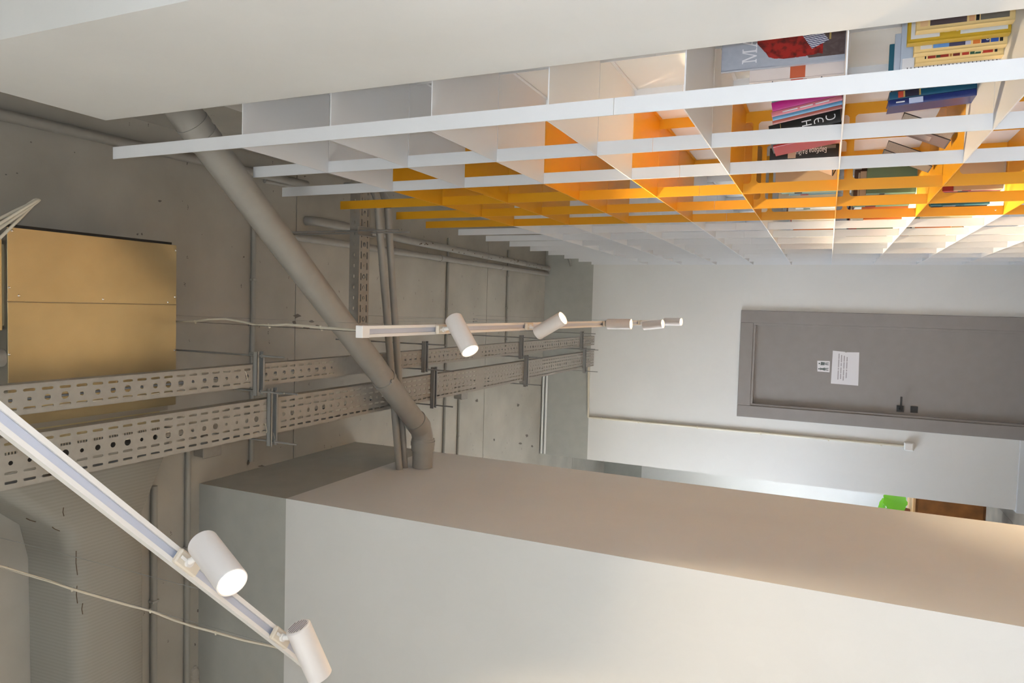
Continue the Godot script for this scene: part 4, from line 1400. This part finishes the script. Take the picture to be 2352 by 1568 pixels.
func make_tracks() -> void:
	var a1 := at_y(0, 953, TRACK_Y)
	var mid := at_y(640, 1462, TRACK_Y)
	var d1 := (mid - a1).normalized()
	track("lighting_track", "white lighting track running diagonally towards the box room", a1 - d1 * 0.5, mid + d1 * 0.16, [0.3, 0.75, 0.95])
	var s2 := at_y(832, 762, TRACK_Y)
	var e2 := Vector3(s2.x - 0.001, TRACK_Y, -5.27)
	var d2 := (e2 - s2).normalized()
	track("lighting_track", "long white lighting track running towards the grey door", s2, e2, [0.17, 0.55, 0.95])
	var adapters := [[430, 1283], [640, 1462]]
	var e := 2.4
	for q in [[0, Vector2(465, 1246), Vector2(534, 1338), true, "lit white spotlight on the diagonal track, glowing end towards the viewer"], [1, Vector2(684, 1438), Vector2(735, 1552), false, "white spotlight on the diagonal track, vented back end towards the viewer"]]:
		var p := at_y(adapters[q[0]][0], adapters[q[0]][1], TRACK_Y)
		p = a1 + d1 * (p - a1).dot(d1)
		spotlight(q[4], p, d1, q[1], q[2], q[3], e)
	for q in [
		[1012, Vector2(1041, 731), Vector2(1080.4, 806.5), "lit white spotlight first along the long track, tilted towards box room", 1.9, 54.0],
		[1212, Vector2(1233, 765.7), Vector2(1293.5, 730), "lit white spotlight second along the long track, tilted to the shelving", 2.0, 50.0],
		[1388, Vector2(1395, 744), Vector2(1450, 744), "lit white spotlight third along the long track, pointing straight down", 6.5, 36.0],
		[1468, Vector2(1478, 748), Vector2(1523, 743.5), "lit white spotlight fourth along the long track", 6.5, 36.0],
		[1522, Vector2(1526, 738.5), Vector2(1565, 739), "lit white spotlight fifth and last along the long track", 6.5, 40.0]]:
		var p := at_y(q[0], 760.0 - (q[0] - 832.0) * 0.031, TRACK_Y)
		p.x = s2.x
		spotlight(q[3], p, d2, q[1], q[2], true, q[4], q[5])
	# feed cable of the long track, tied to its suspension wire
	var fc := thing("feed_cable", "white feed cable from the air unit to the long track", "cable", s2)
	var px := [[834, 760], [800, 757], [740, 752], [700, 748], [660, 745], [620, 747], [590, 746], [560, 739], [520, 732], [480, 733], [450, 738], [420, 738], [398, 738]]
	var pts := []
	for i in px.size():
		var f := i / float(px.size() - 1)
		pts.append(at_y(px[i][0], px[i][1], lerpf(TRACK_Y + 0.01, 4.02, f)) - s2 + Vector3(0, 0, 0.004))
	var st := new_st()
	tube(st, pts, 0.0036, 8)
	part("cable_run", st, M.cable, fc)
	for i in [2, 5, 10]:
		st = new_st()
		tube(st, [pts[i] + Vector3(0.004, 0.004, 0), pts[i] + Vector3(-0.008, -0.004, 0)], 0.0034, 6)
		part("tie", st, M.cable, fc)
	st = new_st()
	var wire_top := at_y(408, 737, 4.05)
	tube(st, [Vector3(0, 0.02, -0.01), wire_top - s2], 0.0008, 6)
	part("suspension_wire", st, M.dark_hole, fc)
	# cable of the diagonal track
	var gc := thing("feed_cable", "white feed cable slung along the ceiling to the diagonal track", "cable", at_y(20, 1305, 4.10))
	px = [[-40, 1290], [12, 1303], [60, 1318], [110, 1333], [165, 1352], [230, 1371], [300, 1391], [345, 1402], [400, 1424], [450, 1440], [495, 1452], [560, 1470], [640, 1487], [690, 1497]]
	pts = []
	var first := true
	for i in px.size():
		var f := i / float(px.size() - 1)
		pts.append(at_y(px[i][0], px[i][1], lerpf(3.93, 3.30, f * f)) - gc.position)
	st = new_st()
	tube(st, pts, 0.0042, 8)
	part("cable_run", st, M.cable, gc)
	for i in [4, 7, 10]:
		st = new_st()
		tube(st, [pts[i] + Vector3(0.004, 0.004, 0), pts[i] + Vector3(-0.008, -0.004, 0)], 0.0045, 6)
		part("tie", st, M.cable, gc)
	var cb := thing("ceiling_rose", "small cream cable box under the ceiling at the feed cable", "cable box", at_y(-4, 1320, 3.92) + Vector3(0, 0, 0.07))
	st = new_st()
	box(st, Vector3(-0.06, -0.02, -0.05), Vector3(0.06, 0.27, 0.016), Transform3D.IDENTITY, 0.012)
	part("box_body", st, M.cream, cb)
	# two steel wires stretched over the long track
	for i in 2:
		var y0: float = 3.35 + 0.02 * i
		var o := thing("steel_wire", "thin steel wire stretched over the long track, %s one" % ["upper", "lower"][i], "wire", at_y(915, 731 + 7 * i, y0), "steel wires")
		st = new_st()
		var far := at_z(1372, 735 + 4 * i, END_Z + 0.002)
		tube(st, [Vector3.ZERO, far - o.position], 0.0009, 6)
		part("strand", st, M.strut, o)
		st = new_st()
		var c := (far - o.position) * 0.22
		tube(st, [c, c + (far - o.position).normalized() * 0.05], 0.004, 6)
		part("turnbuckle", st, M.strut, o)

# ------------------------------------------------------------------ glimpsed past the box room
func make_far_corner() -> void:
	var cb := thing("wooden_cabinet", "brown wooden cabinet glimpsed past the box room", "cabinet", Vector3(-1.95, 0, -7.75))
	var st := new_st()
	box(st, Vector3(-0.42, 0.20, -0.22), Vector3(0.42, 0.76, 0.20), Transform3D.IDENTITY, 0.004)
	part("body", st, M.wood, cb)
	st = new_st()
	box(st, Vector3(-0.45, 0.76, -0.24), Vector3(0.45, 0.785, 0.22), Transform3D.IDENTITY, 0.004)
	part("top", st, mat(Color(0.80, 0.62, 0.42), 0.5), cb)
	for s in [[-0.40, 0.0], [0.005, 0.40]]:
		st = new_st()
		box(st, Vector3(s[0], 0.22, 0.20), Vector3(s[1], 0.74, 0.215), Transform3D.IDENTITY, 0.003)
		part("door", st, M.wood, cb)
	for x in [-0.38, 0.38]:
		for z in [-0.18, 0.16]:
			st = new_st()
			tube(st, [Vector3(x, 0, z), Vector3(x, 0.20, z)], 0.02, 10)
			part("leg", st, M.tray, cb)
	var pl := thing("potted_plant", "green leafy plant on the wooden cabinet past the box room", "plant", Vector3(-1.88, 0.785, -7.72))
	st = new_st()
	var upz := Transform3D(Basis(Vector3(1, 0, 0), Vector3(0, 0, -1), Vector3(0, 1, 0)), Vector3.ZERO)
	lathe(st, [Vector2(0, 0), Vector2(0.045, 0), Vector2(0.062, 0.09), Vector2(0.056, 0.09), Vector2(0.05, 0.08), Vector2(0, 0.08)], upz, 24)
	part("pot", st, M.clay, pl)
	var spots := [Vector3(0.13, 0.135, 0.10), Vector3(-0.10, 0.15, 0.08), Vector3(0.02, 0.22, -0.06), Vector3(-0.08, 0.18, -0.1), Vector3(0.10, 0.19, -0.05)]
	for i in spots.size():
		var tip: Vector3 = spots[i]
		st = new_st()
		tube(st, [Vector3(0, 0.08, 0), tip * 0.5 + Vector3(0, 0.07, 0), tip], 0.0025, 6)
		part("stalk", st, M.leaf, pl)
		# scalloped round leaf, slightly cupped
		st = new_st()
		var face := Basis(Vector3.UP, 0.4 * i) * Basis(Vector3.RIGHT, 0.35 if i > 0 else 1.25)
		var n := 30
		var rad := 0.105 if i == 0 else 0.085
		st.set_smooth_group(1)
		for k in n:
			var q := []
			for e in 2:
				var an := TAU * (k + e) / n
				var r := rad * (1.0 + 0.06 * sin(an * 9.0))
				q.append(tip + face * Vector3(cos(an) * r, 0.018, sin(an) * r))
			var h := []
			for e in 2:
				var an := TAU * (k + e) / n
				h.append(tip + face * Vector3(cos(an) * rad * 0.5, 0.004, sin(an) * rad * 0.5))
			tri(st, tip, h[1], h[0])
			quad(st, h[0], h[1], q[1], q[0])
		part("leaf", st, M.leaf, pl)

func _ready() -> void:
	make_view()
	make_materials()
	make_room()
	make_door()
	make_shelving()
	make_air_unit()
	make_trays()
	make_pipes()
	make_tracks()
	make_books()
	make_far_corner()
